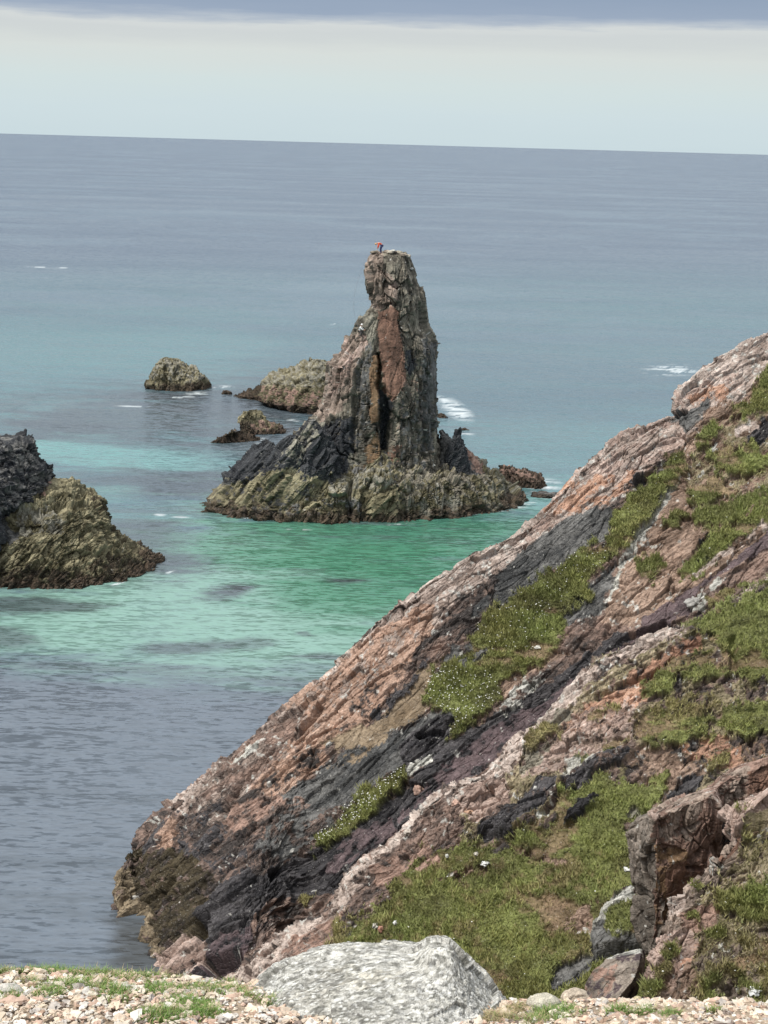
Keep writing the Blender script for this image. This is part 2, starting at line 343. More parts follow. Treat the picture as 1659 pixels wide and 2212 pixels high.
    def wave(scale, st, det, amp, rot=.0, rg=.55):
        mp = N(nt, 'ShaderNodeMapping'); L(g.outputs['Position'], mp.inputs[0]); mp.inputs['Scale'].default_value = st; mp.inputs['Rotation'].default_value = (0, 0, rot)
        n = noise(nt, mp.outputs[0], scale, det, rg)
        a = N(nt, 'ShaderNodeVectorMath', operation='MULTIPLY_ADD'); L(n.outputs['Color'], a.inputs[0]); a.inputs[1].default_value = (amp * 1.0, amp, 0); a.inputs[2].default_value = (-amp * .5, -amp * .5, 0)
        return a.outputs[0]
    def add(a, b2):
        v = N(nt, 'ShaderNodeVectorMath', operation='ADD'); L(a, v.inputs[0]); L(b2, v.inputs[1]); return v.outputs[0]
    ws = add(add(wave(3.6, (.3, 1, 1), 2, 1.7, .05), wave(1.7, (.25, 1.0, 1), 2, 1.3, -.04)), add(wave(.30, (.45, 1.0, 1), 6, .52, .04, .65), wave(.03, (1.0, 1.0, 1), 9, .30, -.03, .8)))
    mp = N(nt, 'ShaderNodeMapping'); L(g.outputs['Position'], mp.inputs[0]); mp.inputs['Scale'].default_value = (.25, 1.5, 1)
    pn = noise(nt, mp.outputs[0], .012, 5, .6)
    sc2 = N(nt, 'ShaderNodeVectorMath', operation='SCALE'); L(ws, sc2.inputs[0]); L(ramp(nt, pn.outputs[0], .35, .65, .8, 1.15), sc2.inputs['Scale'])
    nv = N(nt, 'ShaderNodeVectorMath', operation='NORMALIZE'); L(add(sc2.outputs[0], g.outputs['Normal']), nv.inputs[0]); L(nv.outputs[0], b.inputs['Normal'])
    b.inputs['IOR'].default_value = 1.38; L(ramp(nt, pn.outputs[0], .38, .62, .19, .24), b.inputs['Roughness'])
    o = mesh_np('water', P, grid_faces(len(Yd), len(a)), m, col=c)
    tag(o, kind='structure')
build_sea()

# ------------------------------------------------------------------ hillside patches
AX_HILL = None
GRASS = []      # (positions, normals, dryness, pixel size)
def patch(name, ctrl, ns, nt_, nback, back, default, regions, axes, mat, seed=0, macro=.6, L=(3.2, 1.1, 1.3), amp=(.5, .22, .10, .05), feats=(), tpow=1.0, warp=14, rimdrop=.0):
    """ctrl: list of (ridge x,y,Y, bottom x,y,Y).  Y may be ('z',value)"""
    def yy(x, y, v): return float(atZ(x, y, v[1])[1]) if isinstance(v, tuple) else v
    R = np.array([(a, b, yy(a, b, c)) for a, b, c, *_ in ctrl], float); B = np.array([(c[3], c[4], yy(c[3], c[4], c[5])) for c in ctrl], float)
    seg = np.hypot(*(np.diff(R[:, :2], axis=0)).T) * .6 + np.hypot(*(np.diff(B[:, :2], axis=0)).T) * .4
    s = np.concatenate([[0], np.cumsum(seg)]); ss = np.linspace(0, s[-1], ns)
    sm = lambda A: np.stack([np.interp(ss, s, A[:, k]) for k in range(3)], 1)
    Rr, Bb = sm(R), sm(B)
    k = 9; ker = np.ones(k) / k
    for A in (Rr, Bb):
        for j in range(3):
            if j != 2: continue
            pad = np.pad(A[:, j], 30, mode='edge'); A[:, j] = np.convolve(pad, np.ones(61) / 61, 'valid')
    t = np.linspace(0, 1, nt_)[None, :, None]
    XY = Rr[:, None, :2] * (1 - t) + Bb[:, None, :2] * t; tt = t[..., 0] ** tpow
    Yv = Rr[:, None, 2] * (1 - tt) + Bb[:, None, 2] * tt
    G = atY(XY[..., 0], XY[..., 1], Yv)
    # back side falling away from the ridge
    u = (np.linspace(1, 0, nback * 3 + 1)[:-1] ** 2.2)[None, :, None]
    R3 = G[:, 0][:, None, :]; drop = (R3[..., 2:3] + 3) if back[3] is None else back[3] + 0 * R3[..., 2:3]
    off = np.concatenate([back[0] * u + 0 * R3[..., :1], back[1] * u + 0 * R3[..., :1], back[2] * u - drop * u ** 1.6], -1)
    G = np.concatenate([R3 + off, G], 1)
    P = G.reshape(-1, 3); px, py = proj(P)
    for poly, dn, soft in feats:
        pass
    Nn = grid_normals(G)
    def boxf(A, w, ax):
        A = np.moveaxis(A, ax, 0); c = np.cumsum(np.concatenate([np.repeat(A[:1], w + 1, 0), A, np.repeat(A[-1:], w, 0)]), 0); r = (c[2 * w + 1:] - c[:-2 * w - 1]) / (2 * w + 1); return np.moveaxis(r, 0, ax)
    for _ in range(2): Nn = boxf(boxf(Nn, 18, 1), 10, 0)
    Nn = (Nn / (np.linalg.norm(Nn, axis=-1, keepdims=True) + 1e-9)).reshape(-1, 3)
    if (Nn[:, 1].mean()) > 0: Nn = -Nn
    PN = P + Nn * .5
    col, rel, gr = paint(PN, px, py, default, regions, axes, seed, warp)
    d = rock_disp(PN, axes, np.maximum(rel, .0), L, amp, seed) + macro * fbm(P * .16, seed + 30, 3)
    d = d - {100: .34, 200: .22}.get(seed, .1) * sstep(.5, 4, P[:, 2])
    q = P * np.array([.8, .8, 1.6])
    lump = 1 - np.abs(fbm(q * 1.1, seed + 33, 4, .55)) * 2
    step = fbm(P * np.array([.35, .35, 1.5]), seed + 35, 3)
    d = d + gr * (.22 * lump + .30 * np.abs(step) + .14 * fbm(P * 2.2, seed + 36, 4, .65) + .04)
    for poly, dn, soft in feats:
        dd = sdpoly(px + fbm(P * .6, seed + 41, 3) * 14, py + fbm(P * .6, seed + 42, 3) * 14, poly); d = d + dn * sstep(-soft, soft, dd)
    dP = P + Nn * d[:, None]
    G2 = dP.reshape(G.shape); F = grid_faces(G.shape[0], G.shape[1])
    c = G2.reshape(-1, 3)[F].reshape(-1, 4, 3); nn = np.cross(c[:, 2] - c[:, 0], c[:, 3] - c[:, 1])
    if nn[:, 1].sum() > 0: F = F[:, ::-1]
    o = mesh_np(name, dP, F, mat, col=col)
    N2 = grid_normals(G2).reshape(-1, 3)
    if N2[:, 1].mean() > 0: N2 = -N2
    vis = (px > -60) & (px < W0 + 60) & (py < H0 + 40) & (gr > .12)
    GRASS.append((dP[vis], N2[vis], col[vis], gr[vis]))
    return o, dP, px, py

def axes_from(d1, n):
    d1 = np.array(d1, float); d1 /= np.linalg.norm(d1); n = np.array(n, float); n -= d1 * (n @ d1); n /= np.linalg.norm(n)
    return np.array([d1, np.cross(n, d1), n])
M_HILL = rock_mat('hill_rock', 1.6, .9, contrast=.32, bdist=.10, speck=.35)
# ---- A : far slab running down to the sea
A = [(255, 1975, ('z', -.6), 258, 1992, ('z', -.8)), (258, 1905, ('z', 1.6), 268, 2035, ('z', -.8)), (285, 1845, 83.6, 290, 2066, ('z', -.8)), (330, 1775, 83.8, 320, 2100, ('z', -.8)), (420, 1690, 84.2, 345, 2160, ('z', -.3)),
     (510, 1608, 84.8, 430, 2200, ('z', .3)), (600, 1545, 85.3, 520, 2215, ('z', .9)), (700, 1447, 86, 620, 2200, 71), (800, 1345, 86.8, 740, 2120, 71.5), (900, 1262, 87.8, 860, 2020, 72.3), (990, 1205, 88.8, 980, 1950, 73), (1100, 1147, 90, 1090, 1850, 74.5),
     (1180, 1085, 91, 1200, 1780, 75.5), (1250, 1015, 92, 1300, 1680, 76.5), (1340, 942, 93.3, 1400, 1620, 77), (1440, 893, 94.5, 1500, 1540, 78), (1465, 830, 95.2, 1560, 1500, 78.5), (1510, 785, 96, 1640, 1460, 79), (1600, 730, 97.2, 1720, 1430, 79.3), (1700, 672, 98.5, 1800, 1400, 79.6), (1900, 560, 101, 2000, 1380, 80)]
d1 = atY(1700, 672, 98.5) - atY(420, 1690, 84.2); nrm = np.cross(atY(1100, 1147, 90) - atY(1090, 1850, 74.5), d1); nrm = nrm if nrm[1] < 0 else -nrm
AXA = axes_from(d1, nrm)
regA = [
 ('pale', [(380, 1740), (510, 1600), (700, 1440), (900, 1255), (1100, 1140), (1250, 1010), (1340, 930), (1500, 780), (1700, 660), (1700, 800), (1600, 850), (1500, 930), (1400, 990), (1330, 1080), (1230, 1150), (1100, 1220), (980, 1290), (880, 1400), (800, 1470), (700, 1560), (600, 1650), (480, 1760), (400, 1800)], 8),
 ('pink', Z(4, [(0, 1480), (350, 1150), (700, 830), (960, 720), (1040, 560), (1300, 470), (1500, 430), (1450, 560), (1280, 620), (1050, 900), (800, 1050), (700, 1180), (560, 1330), (300, 1400), (0, 1600)]), 8, .45),
 ('redsoil', Z(4, [(160, 1330), (330, 1150), (520, 1130), (740, 1080), (760, 1180), (600, 1300), (300, 1390)]), 8, .45),
 ('redsoil', Z(4, [(1100, 600), (1380, 500), (1420, 560), (1200, 640)]), 6, .5),
 ('orange', Z(5, [(760, 830), (830, 600), (980, 400), (1100, 310), (1250, 200), (1400, 60), (1560, -40), (1659, -60), (1660, 60), (1500, 260), (1300, 560), (1180, 640), (1050, 800), (900, 900)]), 9, .72),
 ('mott', Z(5, [(420, 1020), (600, 760), (760, 560), (900, 480), (1010, 430), (1000, 560), (860, 740), (760, 850), (640, 980), (500, 1110)]), 9, .8),
 ('rib', Z(5, [(670, 700), (760, 630), (835, 600), (825, 640), (730, 690), (690, 710)]), 4),
 ('tan', Z(5, [(1700, 230), (1620, 480), (1250, 650), (1140, 640), (1350, 500), (1500, 330), (1620, 230)]), 6),
 ('black', Z(5, [(1340, 470), (1500, 330), (1560, 280), (1640, 200), (1650, 230), (1560, 330), (1440, 440), (1360, 500)]), 6, .6),
 ('slate', Z(5, [(1000, 840), (1230, 650), (1420, 560), (1620, 490), (1800, 420), (1800, 640), (1400, 830), (1200, 960), (980, 980), (920, 900)]), 8),
 ('tan', Z(5, [(1200, 660), (1420, 560), (1500, 560), (1250, 740), (1150, 740)]), 8, .5),
 ('mott', Z(5, [(380, 1150), (470, 1040), (620, 960), (780, 850), (980, 930), (1200, 950), (1150, 1100), (870, 1200), (620, 1290), (430, 1170)]), 10),
 ('black', Z(5, [(250, 1180), (330, 1050), (620, 900), (1000, 950), (1100, 1100), (900, 1200), (600, 1290), (400, 1180)]), 8, .42),
 ('brown', Z(5, [(620, 960), (760, 870), (960, 930), (900, 1050), (700, 1060)]), 6, .6),
 ('slate', Z(5, [(900, 950), (1180, 940), (1180, 1060), (940, 1180), (820, 1130)]), 8, .6),
 ('orange', Z(5, [(285, 1165), (330, 1060), (400, 1010), (425, 1090), (380, 1160)]), 4),
 ('black', Z(5, [(470, 1450), (600, 1310), (860, 1210), (960, 1200), (1280, 1010), (1560, 810), (1800, 700), (1800, 1000), (1450, 1150), (1200, 1330), (1000, 1450), (840, 1560), (640, 1800), (400, 1900), (540, 1690), (560, 1620), (490, 1600)]), 6),
 ('purple', Z(5, [(1180, 1120), (1400, 1000), (1659, 850), (1800, 780), (1800, 900), (1480, 1090), (1250, 1200), (1130, 1250)]), 6, .7),
 ('purple', Z(5, [(560, 1640), (760, 1500), (900, 1480), (960, 1500), (760, 1660), (600, 1740), (420, 1800), (480, 1700)]), 6, .75),
 ('weed', Z(5, [(170, 1190), (270, 1150), (420, 1165), (560, 1240), (610, 1290), (500, 1420), (480, 1600), (340, 1640), (280, 1530), (200, 1380)]), 7, .85),
 ('black', Z(5, [(230, 1150), (330, 1020), (350, 1020), (290, 1160), (250, 1200)]), 4),
 ('barn', Z(5, [(120, 1280), (170, 1250), (220, 1380), (290, 1530), (350, 1640), (430, 1590), (410, 1640), (300, 1700), (150, 1560), (110, 1400)]), 5, .9),
 ('pink', Z(5, [(240, 1790), (420, 1590), (530, 1600), (560, 1690), (480, 1800), (400, 1860)]), 5, .9),
 ('mott', Z(5, [(780, 1500), (900, 1400), (1000, 1420), (1100, 1400), (1100, 1480), (940, 1560), (830, 1600)]), 5, .7),
 # upper part
 ('slate', Z(4, [(0, 1620), (300, 1400), (560, 1330), (660, 1360), (560, 1560), (300, 1700), (180, 1770), (100, 1850), (-60, 1960), (-200, 2020), (-200, 1800)]), 5),
 ('slate', Z(4, [(960, 720), (1180, 640), (1290, 590), (1250, 720), (1080, 810)]), 4),
 ('black', Z(4, [(740, 1170), (780, 1110), (880, 1080), (860, 1130), (790, 1190)]), 4),
 ('soil', Z(4, [(1050, 900), (1280, 640), (1500, 560), (1800, 300), (1800, 1500), (1659, 1600), (1250, 1830), (1000, 2074), (540, 2100), (540, 1900), (640, 1720), (830, 1500), (930, 1300), (1000, 1100), (960, 1000)]), 6),
 ('scrub', Z(4, [(1200, 800), (1800, 520), (1800, 1400), (1400, 1600), (1150, 1400), (1100, 1100)]), 8, .6),
 ('rib', Z(4, [(1230, 960), (1330, 860), (1370, 870), (1280, 970)]), 3),
 ('rib', Z(4, [(1090, 1040), (1130, 1020), (1120, 1080), (1040, 1190), (1000, 1290), (880, 1480), (740, 1660), (640, 1800), (560, 1960), (520, 2060), (480, 2060), (560, 1900), (680, 1660), (860, 1420), (960, 1230)]), 4),
 ('slate', Z(4, [(470, 1800), (640, 1700), (560, 1900), (500, 2074), (240, 2120), (240, 2000), (360, 1880)]), 5),
 ('black', Z(4, [(1540, 850), (1659, 700), (1720, 700), (1659, 900), (1560, 920)]), 4), ('black', Z(4, [(1200, 1560), (1280, 1510), (1310, 1570), (1260, 1660), (1200, 1680)]), 4),
 ('slate', Z(4, [(1200, 1650), (1300, 1600), (1300, 1690), (1130, 1760)]), 4),
 ('pale', Z(4, [(1450, 800), (1600, 730), (1640, 740), (1560, 830), (1470, 850)]), 4, .6), ('pale', Z(4, [(1180, 1190), (1290, 1170), (1280, 1220), (1140, 1270)]), 4, .6),
 ('soil', Z(6, [(440, 460), (600, 340), (700, 280), (740, 300), (560, 420), (470, 520)]), 4),
 ('grass', Z(4, [(0, 1900), (180, 1760), (300, 1700), (560, 1560), (620, 1400), (740, 1300), (860, 1160), (900, 1060), (1000, 990), (1110, 1000), (1130, 1100), (1000, 1200), (920, 1320), (850, 1430), (700, 1620), (600, 1700), (450, 1800), (400, 1900), (250, 2000), (0, 2074)]), 5),
 ('grass', Z(4, [(1180, 900), (1240, 760), (1330, 750), (1330, 870), (1260, 950)]), 5), ('grass', Z(4, [(1420, 650), (1500, 620), (1659, 410), (1800, 300), (1800, 640), (1550, 700), (1430, 690)]), 5),
 ('grass', Z(4, [(1240, 960), (1400, 930), (1560, 960), (1659, 970), (1800, 960), (1800, 1040), (1450, 1110), (1320, 1060)]), 5), ('grass', Z(4, [(1130, 1240), (1300, 1110), (1400, 1200), (1420, 1240), (1300, 1300), (1150, 1350)]), 5),
 ('grass', Z(4, [(1110, 1410), (1280, 1370), (1400, 1300), (1659, 1210), (1800, 1150), (1800, 1360), (1659, 1430), (1400, 1620), (1180, 1800), (1050, 1850), (1100, 1720), (1300, 1560), (1290, 1450), (1180, 1460)]), 5, .85),
 ('grass', Z(4, [(1540, 1260), (1800, 1180), (1800, 1320), (1600, 1340)]), 5), ('grass', Z(4, [(790, 1700), (930, 1660), (960, 1740), (860, 1820), (790, 1790)]), 5), ('grass', Z(4, [(980, 1420), (1090, 1400), (1060, 1460), (970, 1470)]), 4),
 ('grass', Z(4, [(1490, 950), (1580, 900), (1620, 940), (1540, 990)]), 4),
 ('pale', Z(4, [(1440, 1550), (1540, 1500), (1630, 1430), (1650, 1450), (1540, 1560), (1400, 1640), (1180, 1780), (1150, 1780), (1250, 1700)]), 3, .8),
 ('purple', Z(4, [(1659, 1460), (1900, 1280), (1900, 1480), (1659, 1600), (1250, 1830), (1000, 2074), (800, 2120), (780, 2074), (1000, 1950), (1350, 1730)]), 3),
 ('mott', Z(4, [(1659, 1600), (1900, 1480), (1900, 1800), (1450, 1860), (1250, 2060), (1000, 2140), (1090, 2030), (1300, 1820)]), 5),
 ('rib', Z(4, [(1100, 2040), (1200, 1900), (1240, 1920), (1240, 1990), (1200, 2040)]), 4, .8),
 ('rib', Z(4, [(1250, 1860), (1330, 1810), (1360, 1840), (1270, 1900)]), 3),
 ('grass', Z(4, [(1440, 1850), (1520, 1820), (1570, 1870), (1480, 1900)]), 3), ('drygrass', Z(4, [(1250, 1930), (1440, 1880), (1440, 1930), (1250, 2000)]), 3),
 ('grass', Z(6, [(330, 200), (400, 100), (560, 30), (700, 0), (830, 0), (870, 60), (720, 110), (720, 180), (640, 340), (540, 390), (440, 460), (470, 520), (250, 690), (195, 690), (240, 600), (120, 500), (130, 400), (200, 330), (320, 290)]), 5),
 ('slate', Z(6, [(330, 80), (400, 30), (400, 100), (330, 130)]), 3), ('slate', Z(6, [(230, 260), (320, 250), (330, 300), (200, 330)]), 4, .7), ('slate', Z(6, [(260, 340), (390, 290), (390, 330), (300, 370)]), 3, .7),
 ('black', Z(6, [(60, 640), (200, 580), (240, 610), (190, 720), (120, 800), (0, 900), (0, 720)]), 5),
 ('black', Z(6, [(200, 720), (480, 540), (740, 380), (960, 190), (1040, 200), (1000, 290), (760, 440), (670, 570), (480, 730), (380, 870), (190, 920), (0, 1120), (-60, 1000)]), 4),
 ('purple', Z(6, [(400, 640), (640, 520), (900, 320), (1060, 190), (1210, 90), (1300, 60), (1300, 120), (1060, 270), (760, 450), (670, 570), (480, 730), (380, 860), (190, 900), (0, 1060), (0, 1010), (230, 790)]), 4, .75),
 ('rib', Z(6, [(430, 560), (560, 440), (620, 410), (640, 430), (560, 520), (470, 590)]), 3, .7), ('rib', Z(6, [(30, 840), (110, 780), (160, 760), (150, 790), (60, 860)]), 3),
 ('grass', Z(5, [(1070, 1150), (1230, 960), (1400, 830), (1540, 760), (1560, 800), (1430, 900), (1330, 1000), (1200, 1080), (1090, 1160)]), 4, .9),
 ('drygrass', Z(5, [(1020, 1440), (1040, 1380), (1090, 1370), (1080, 1410), (1040, 1460)]), 3),
]
featA = [(Z(5, [(560, 1110), (640, 920), (760, 720), (1000, 540), (1110, 430), (1120, 450), (1010, 570), (780, 750), (670, 930), (590, 1090)]), -.7, 4),
         (Z(5, [(870, 1215), (960, 1210), (960, 1270), (900, 1290)]), -1.2, 4), (Z(5, [(490, 1500), (550, 1440), (545, 1560), (500, 1590)]), -1.0, 4),
         (Z(5, [(800, 1440), (950, 1380), (950, 1420), (840, 1450)]), -.7, 4), (Z(4, [(960, 700), (1100, 670), (1100, 690), (980, 730)]), -.8, 4),
         (Z(4, [(740, 1150), (800, 1090), (880, 1070), (860, 1120), (770, 1190)]), -.8, 4), (Z(6, [(940, 290), (1040, 190), (1200, 160), (1220, 180), (1010, 260)]), -.8, 4),
         (Z(6, [(60, 660), (150, 640), (210, 650), (200, 670), (90, 690)]), -.5, 3),
         (Z(5, [(540, 1680), (720, 1640), (740, 1680), (620, 1800), (560, 1790)]), -1.4, 6)]
patch('hillside', A, 1380, 650, 45, (1.5, 13, .3, None), 'mott', regA, AXA, M_HILL, seed=100, macro=.35, amp=(.30, .24, .11, .05), feats=featA, L=(5.0, 1.0, .9))[0]['kind'] = 'structure'
# ---- B : nearer grassy slope
Bc = [(400, 2150, 69.5, 300, 2330, 66), (463, 2122, 69.2, 420, 2330, 62), (507, 2108, 69, 470, 2340, 60), (535, 2070, 69, 520, 2340, 60), (617, 2012, 69, 600, 2340, 59.5), (696, 1980, 69.2, 690, 2340, 59), (722, 1935, 69.5, 740, 2340, 59), (740, 1890, 70, 790, 2340, 59),
      (780, 1855, 70.3, 850, 2340, 59), (830, 1828, 70.5, 910, 2340, 58.5), (872, 1775, 71, 960, 2340, 58), (895, 1742, 71.3, 1010, 2340, 58), (973, 1685, 72, 1080, 2340, 58), (1045, 1672, 72.3, 1150, 2340, 57.5), (1093, 1597, 73, 1230, 2340, 57), (1170, 1542, 74, 1310, 2340, 57),
      (1218, 1480, 74.7, 1380, 2330, 57), (1285, 1418, 75.5, 1450, 2320, 57), (1348, 1385, 76, 1520, 2300, 57), (1444, 1346, 76.6, 1600, 2290, 57.5), (1525, 1343, 76.8, 1680, 2280, 58), (1564, 1303, 77.3, 1740, 2270, 58), (1659, 1258, 78, 1830, 2250, 59), (1900, 1150, 80, 2050, 2200, 60)]
d1 = atY(1659, 1258, 78) - atY(617, 2012, 69); nrm = np.cross(atY(1348, 1385, 76) - atY(1520, 2300, 57), d1); nrm = nrm if nrm[1] < 0 else -nrm
AXB = axes_from(d1, nrm)
regB = [
 ('scrub', [(1000, 1700), (1300, 1400), (1700, 1200), (1900, 1300), (1900, 2300), (1000, 2300)], 10, .7),
 ('pale', [(440, 2160), (500, 2090), (617, 2000), (696, 1970), (740, 1880), (860, 1780), (880, 1730), (973, 1670), (1045, 1660), (1093, 1585), (1218, 1470), (1350, 1375), (1450, 1335), (1530, 1330), (1659, 1240), (1659, 1280), (1560, 1340), (1440, 1375), (1350, 1415), (1270, 1470), (1200, 1550), (1130, 1620), (1070, 1700), (1010, 1720), (930, 1720), (870, 1790), (780, 1880), (740, 1950), (690, 2020), (640, 2080), (540, 2160)], 8, .8),
 ('brown', Z(5, [(900, 1620), (1000, 1560), (1130, 1500), (1180, 1420), (1220, 1480), (1120, 1620), (1000, 1800), (900, 1700)]), 6, .7),
 ('redsoil', Z(6, [(1040, 380), (1200, 290), (1340, 230), (1360, 290), (1200, 370), (1110, 520), (960, 650), (700, 710), (640, 640), (800, 560), (990, 440)]), 6, .8),
 ('pink', Z(6, [(640, 700), (800, 560), (1040, 520), (1060, 690), (1000, 740), (900, 780), (700, 840), (560, 850)]), 8, .7),
 ('greyg', Z(6, [(560, 740), (700, 560), (760, 560), (700, 680), (640, 780), (540, 840)]), 5, .7),
 ('pink', Z(6, [(270, 920), (400, 860), (480, 880), (490, 980), (390, 1070), (260, 1000)]), 6),
 ('redsoil', Z(6, [(1180, 740), (1400, 680), (1700, 700), (1700, 800), (1420, 840), (1250, 790)]), 6, .6), ('soil', Z(6, [(1000, 740), (1240, 720), (1400, 850), (1200, 960), (1040, 880)]), 6, .7),
 ('grass', [(1500, 1352), (1560, 1310), (1700, 1250), (1900, 1200), (1900, 1480), (1659, 1470), (1600, 1465), (1575, 1440), (1540, 1380), (1480, 1352)], 5),
 ('grass', Z(6, [(1110, 470), (1150, 380), (1300, 310), (1470, 340), (1490, 410), (1300, 410), (1200, 460), (1130, 530)]), 6, .9), ('grass', Z(6, [(1040, 700), (1040, 610), (1180, 550), (1300, 600), (1410, 580), (1390, 680), (1280, 710), (1130, 720)]), 6),
 ('grass', Z(6, [(1430, 580), (1560, 510), (1750, 540), (1750, 660), (1540, 690), (1470, 660)]), 6), ('grass', Z(6, [(900, 720), (980, 690), (1030, 720), (940, 760)]), 4), ('grass', Z(6, [(790, 790), (840, 760), (860, 790), (820, 810)]), 3),
 ('drygrass', Z(6, [(560, 700), (640, 640), (760, 620), (720, 680), (600, 740)]), 5, .7), ('drygrass', Z(6, [(830, 580), (960, 540), (990, 560), (880, 610)]), 4, .7), ('drygrass', Z(6, [(1130, 560), (1400, 440), (1420, 560), (1200, 600)]), 6, .6), ('drygrass', Z(6, [(1040, 900), (1180, 880), (1180, 960), (1100, 980)]), 5, .8), ('drygrass', Z(6, [(1380, 820), (1480, 780), (1480, 820), (1400, 850)]), 4),
 ('grass', [(700, 2120), (760, 1990), (830, 1930), (865, 1845), (940, 1820), (1075, 1815), (1150, 1775), (1195, 1770), (1190, 1705), (1290, 1660), (1350, 1690), (1430, 1690), (1430, 1730), (1365, 1780), (1380, 2000), (1400, 2120), (1450, 2300), (600, 2300)], 8),
 ('drygrass', [(700, 2140), (740, 2000), (860, 1960), (1000, 2000), (1080, 2080), (1020, 2160), (700, 2200)], 14, .45), ('drygrass', [(880, 1850), (1300, 1850), (1360, 1980), (1250, 2080), (1000, 1950)], 12, .35),
 ('soil', [(940, 1900), (980, 1872), (1060, 1860), (1070, 1868), (1000, 1890), (960, 1912)], 4, .8), ('brown', Z(6, [(-40, 1260), (20, 1200), (120, 1160), (170, 1230), (130, 1260), (0, 1300)]), 5, .8), ('soil', Z(6, [(380, 1160), (600, 1180), (760, 1240), (700, 1240), (560, 1210)]), 4, .7),
 ('brown', [(790, 1870), (850, 1830), (905, 1840), (870, 1880), (800, 1910)], 5, .7), ('soil', [(1230, 1960), (1300, 1940), (1290, 2010), (1220, 2000)], 8, .5),
 ('black', Z(6, [(350, 1090), (420, 1030), (560, 950), (640, 860), (740, 860), (690, 960), (600, 1060), (450, 1150), (390, 1150)]), 4, .95),
 ('black', Z(6, [(740, 870), (900, 760), (1070, 750), (1000, 820), (870, 860), (830, 930), (750, 960)]), 4, .9),
 ('black', Z(6, [(740, 1090), (800, 990), (900, 950), (880, 1010), (830, 1040), (760, 1090)]), 3), ('black', Z(6, [(1190, 970), (1280, 870), (1370, 870), (1330, 930), (1220, 980)]), 4),
 ('rib', Z(6, [(740, 870), (760, 800), (900, 750), (900, 780), (800, 840)]), 4, .6), ('rib', Z(6, [(620, 1060), (680, 1000), (680, 1030), (640, 1070)]), 3),
 ('greyb', Z(6, [(1010, 1010), (1050, 1000), (1080, 1050), (1030, 1060)]), 3, .8),
 ('rib', Z(7, [(470, 1150), (560, 970), (740, 850), (800, 860), (780, 980), (600, 1030), (560, 1160), (640, 1180), (840, 1180), (850, 1230), (500, 1290)]), 4), ('slate', Z(7, [(480, 1160), (560, 1060), (600, 1200), (840, 1200), (860, 1240), (500, 1300)]), 4, .8),
 ('slate', Z(7, [(170, 1400), (250, 1300), (450, 1250), (490, 1300), (340, 1470), (200, 1450)]), 5, .8), ('grass', Z(7, [(600, 1030), (690, 1000), (760, 1080), (800, 1170), (640, 1180), (600, 1110)]), 4),
]
featB = [(Z(6, [(350, 1090), (420, 1030), (560, 950), (640, 860), (740, 860), (690, 960), (600, 1060), (450, 1150)]), .5, 6), (Z(6, [(740, 870), (900, 760), (1070, 750), (1000, 820), (870, 860), (830, 930), (750, 960)]), .5, 6), (Z(6, [(740, 1090), (800, 990), (900, 950), (880, 1010), (830, 1040), (760, 1090)]), .4, 5),
         (Z(7, [(470, 1150), (560, 970), (740, 850), (840, 900), (850, 1230), (500, 1290)]), .8, 6), (Z(6, [(1180, 980), (1250, 940), (1330, 930), (1300, 980), (1200, 1010)]), -.5, 6), (Z(6, [(390, 460), (700, 440)]), 0, 5) if False else (Z(6, [(870, 480), (1000, 440), (1180, 350), (1180, 370), (1000, 470), (880, 490)]), -.35, 4),
         ([(1573, 1380), (1590, 1375), (1600, 1440), (1582, 1450)], -.4, 5), ([(1100, 1745), (1180, 1740), (1170, 1790), (1080, 1800)], .3, 8)]
patch('hillside', Bc, 1160, 740, 35, (0, 7, .2, 9.0), 'mott', regB, AXB, M_HILL, seed=200, macro=.55, amp=(.28, .20, .11, .05), feats=featB, L=(2.8, .9, .9))[0]['kind'] = 'structure'
# ---- C : near spur at the right
Cc = [(1290, 2235, 53, 1200, 2500, 48), (1388, 2162, 53.4, 1300, 2500, 48), (1406, 2120, 53.6, 1350, 2500, 48), (1402, 2055, 54, 1400, 2500, 47.5), (1430, 2020, 54.3, 1440, 2500, 47.5), (1445, 1972, 54.6, 1480, 2500, 47.5), (1441, 1941, 54.8, 1520, 2500, 47.5), (1480, 1936, 55, 1560, 2480, 47.5), (1496, 1909, 55.2, 1600, 2460, 47.5),
      (1528, 1880, 55.5, 1650, 2440, 47.5), (1530, 1852, 55.8, 1700, 2420, 48), (1549, 1845, 56, 1740, 2400, 48), (1578, 1812, 56.3, 1780, 2380, 48), (1573, 1775, 56.6, 1820, 2360, 48), (1600, 1750, 57, 1850, 2340, 48), (1640, 1728, 57.4, 1880, 2320, 48.5), (1700, 1700, 58, 1920, 2300, 49), (1900, 1600, 60, 2100, 2200, 50)]
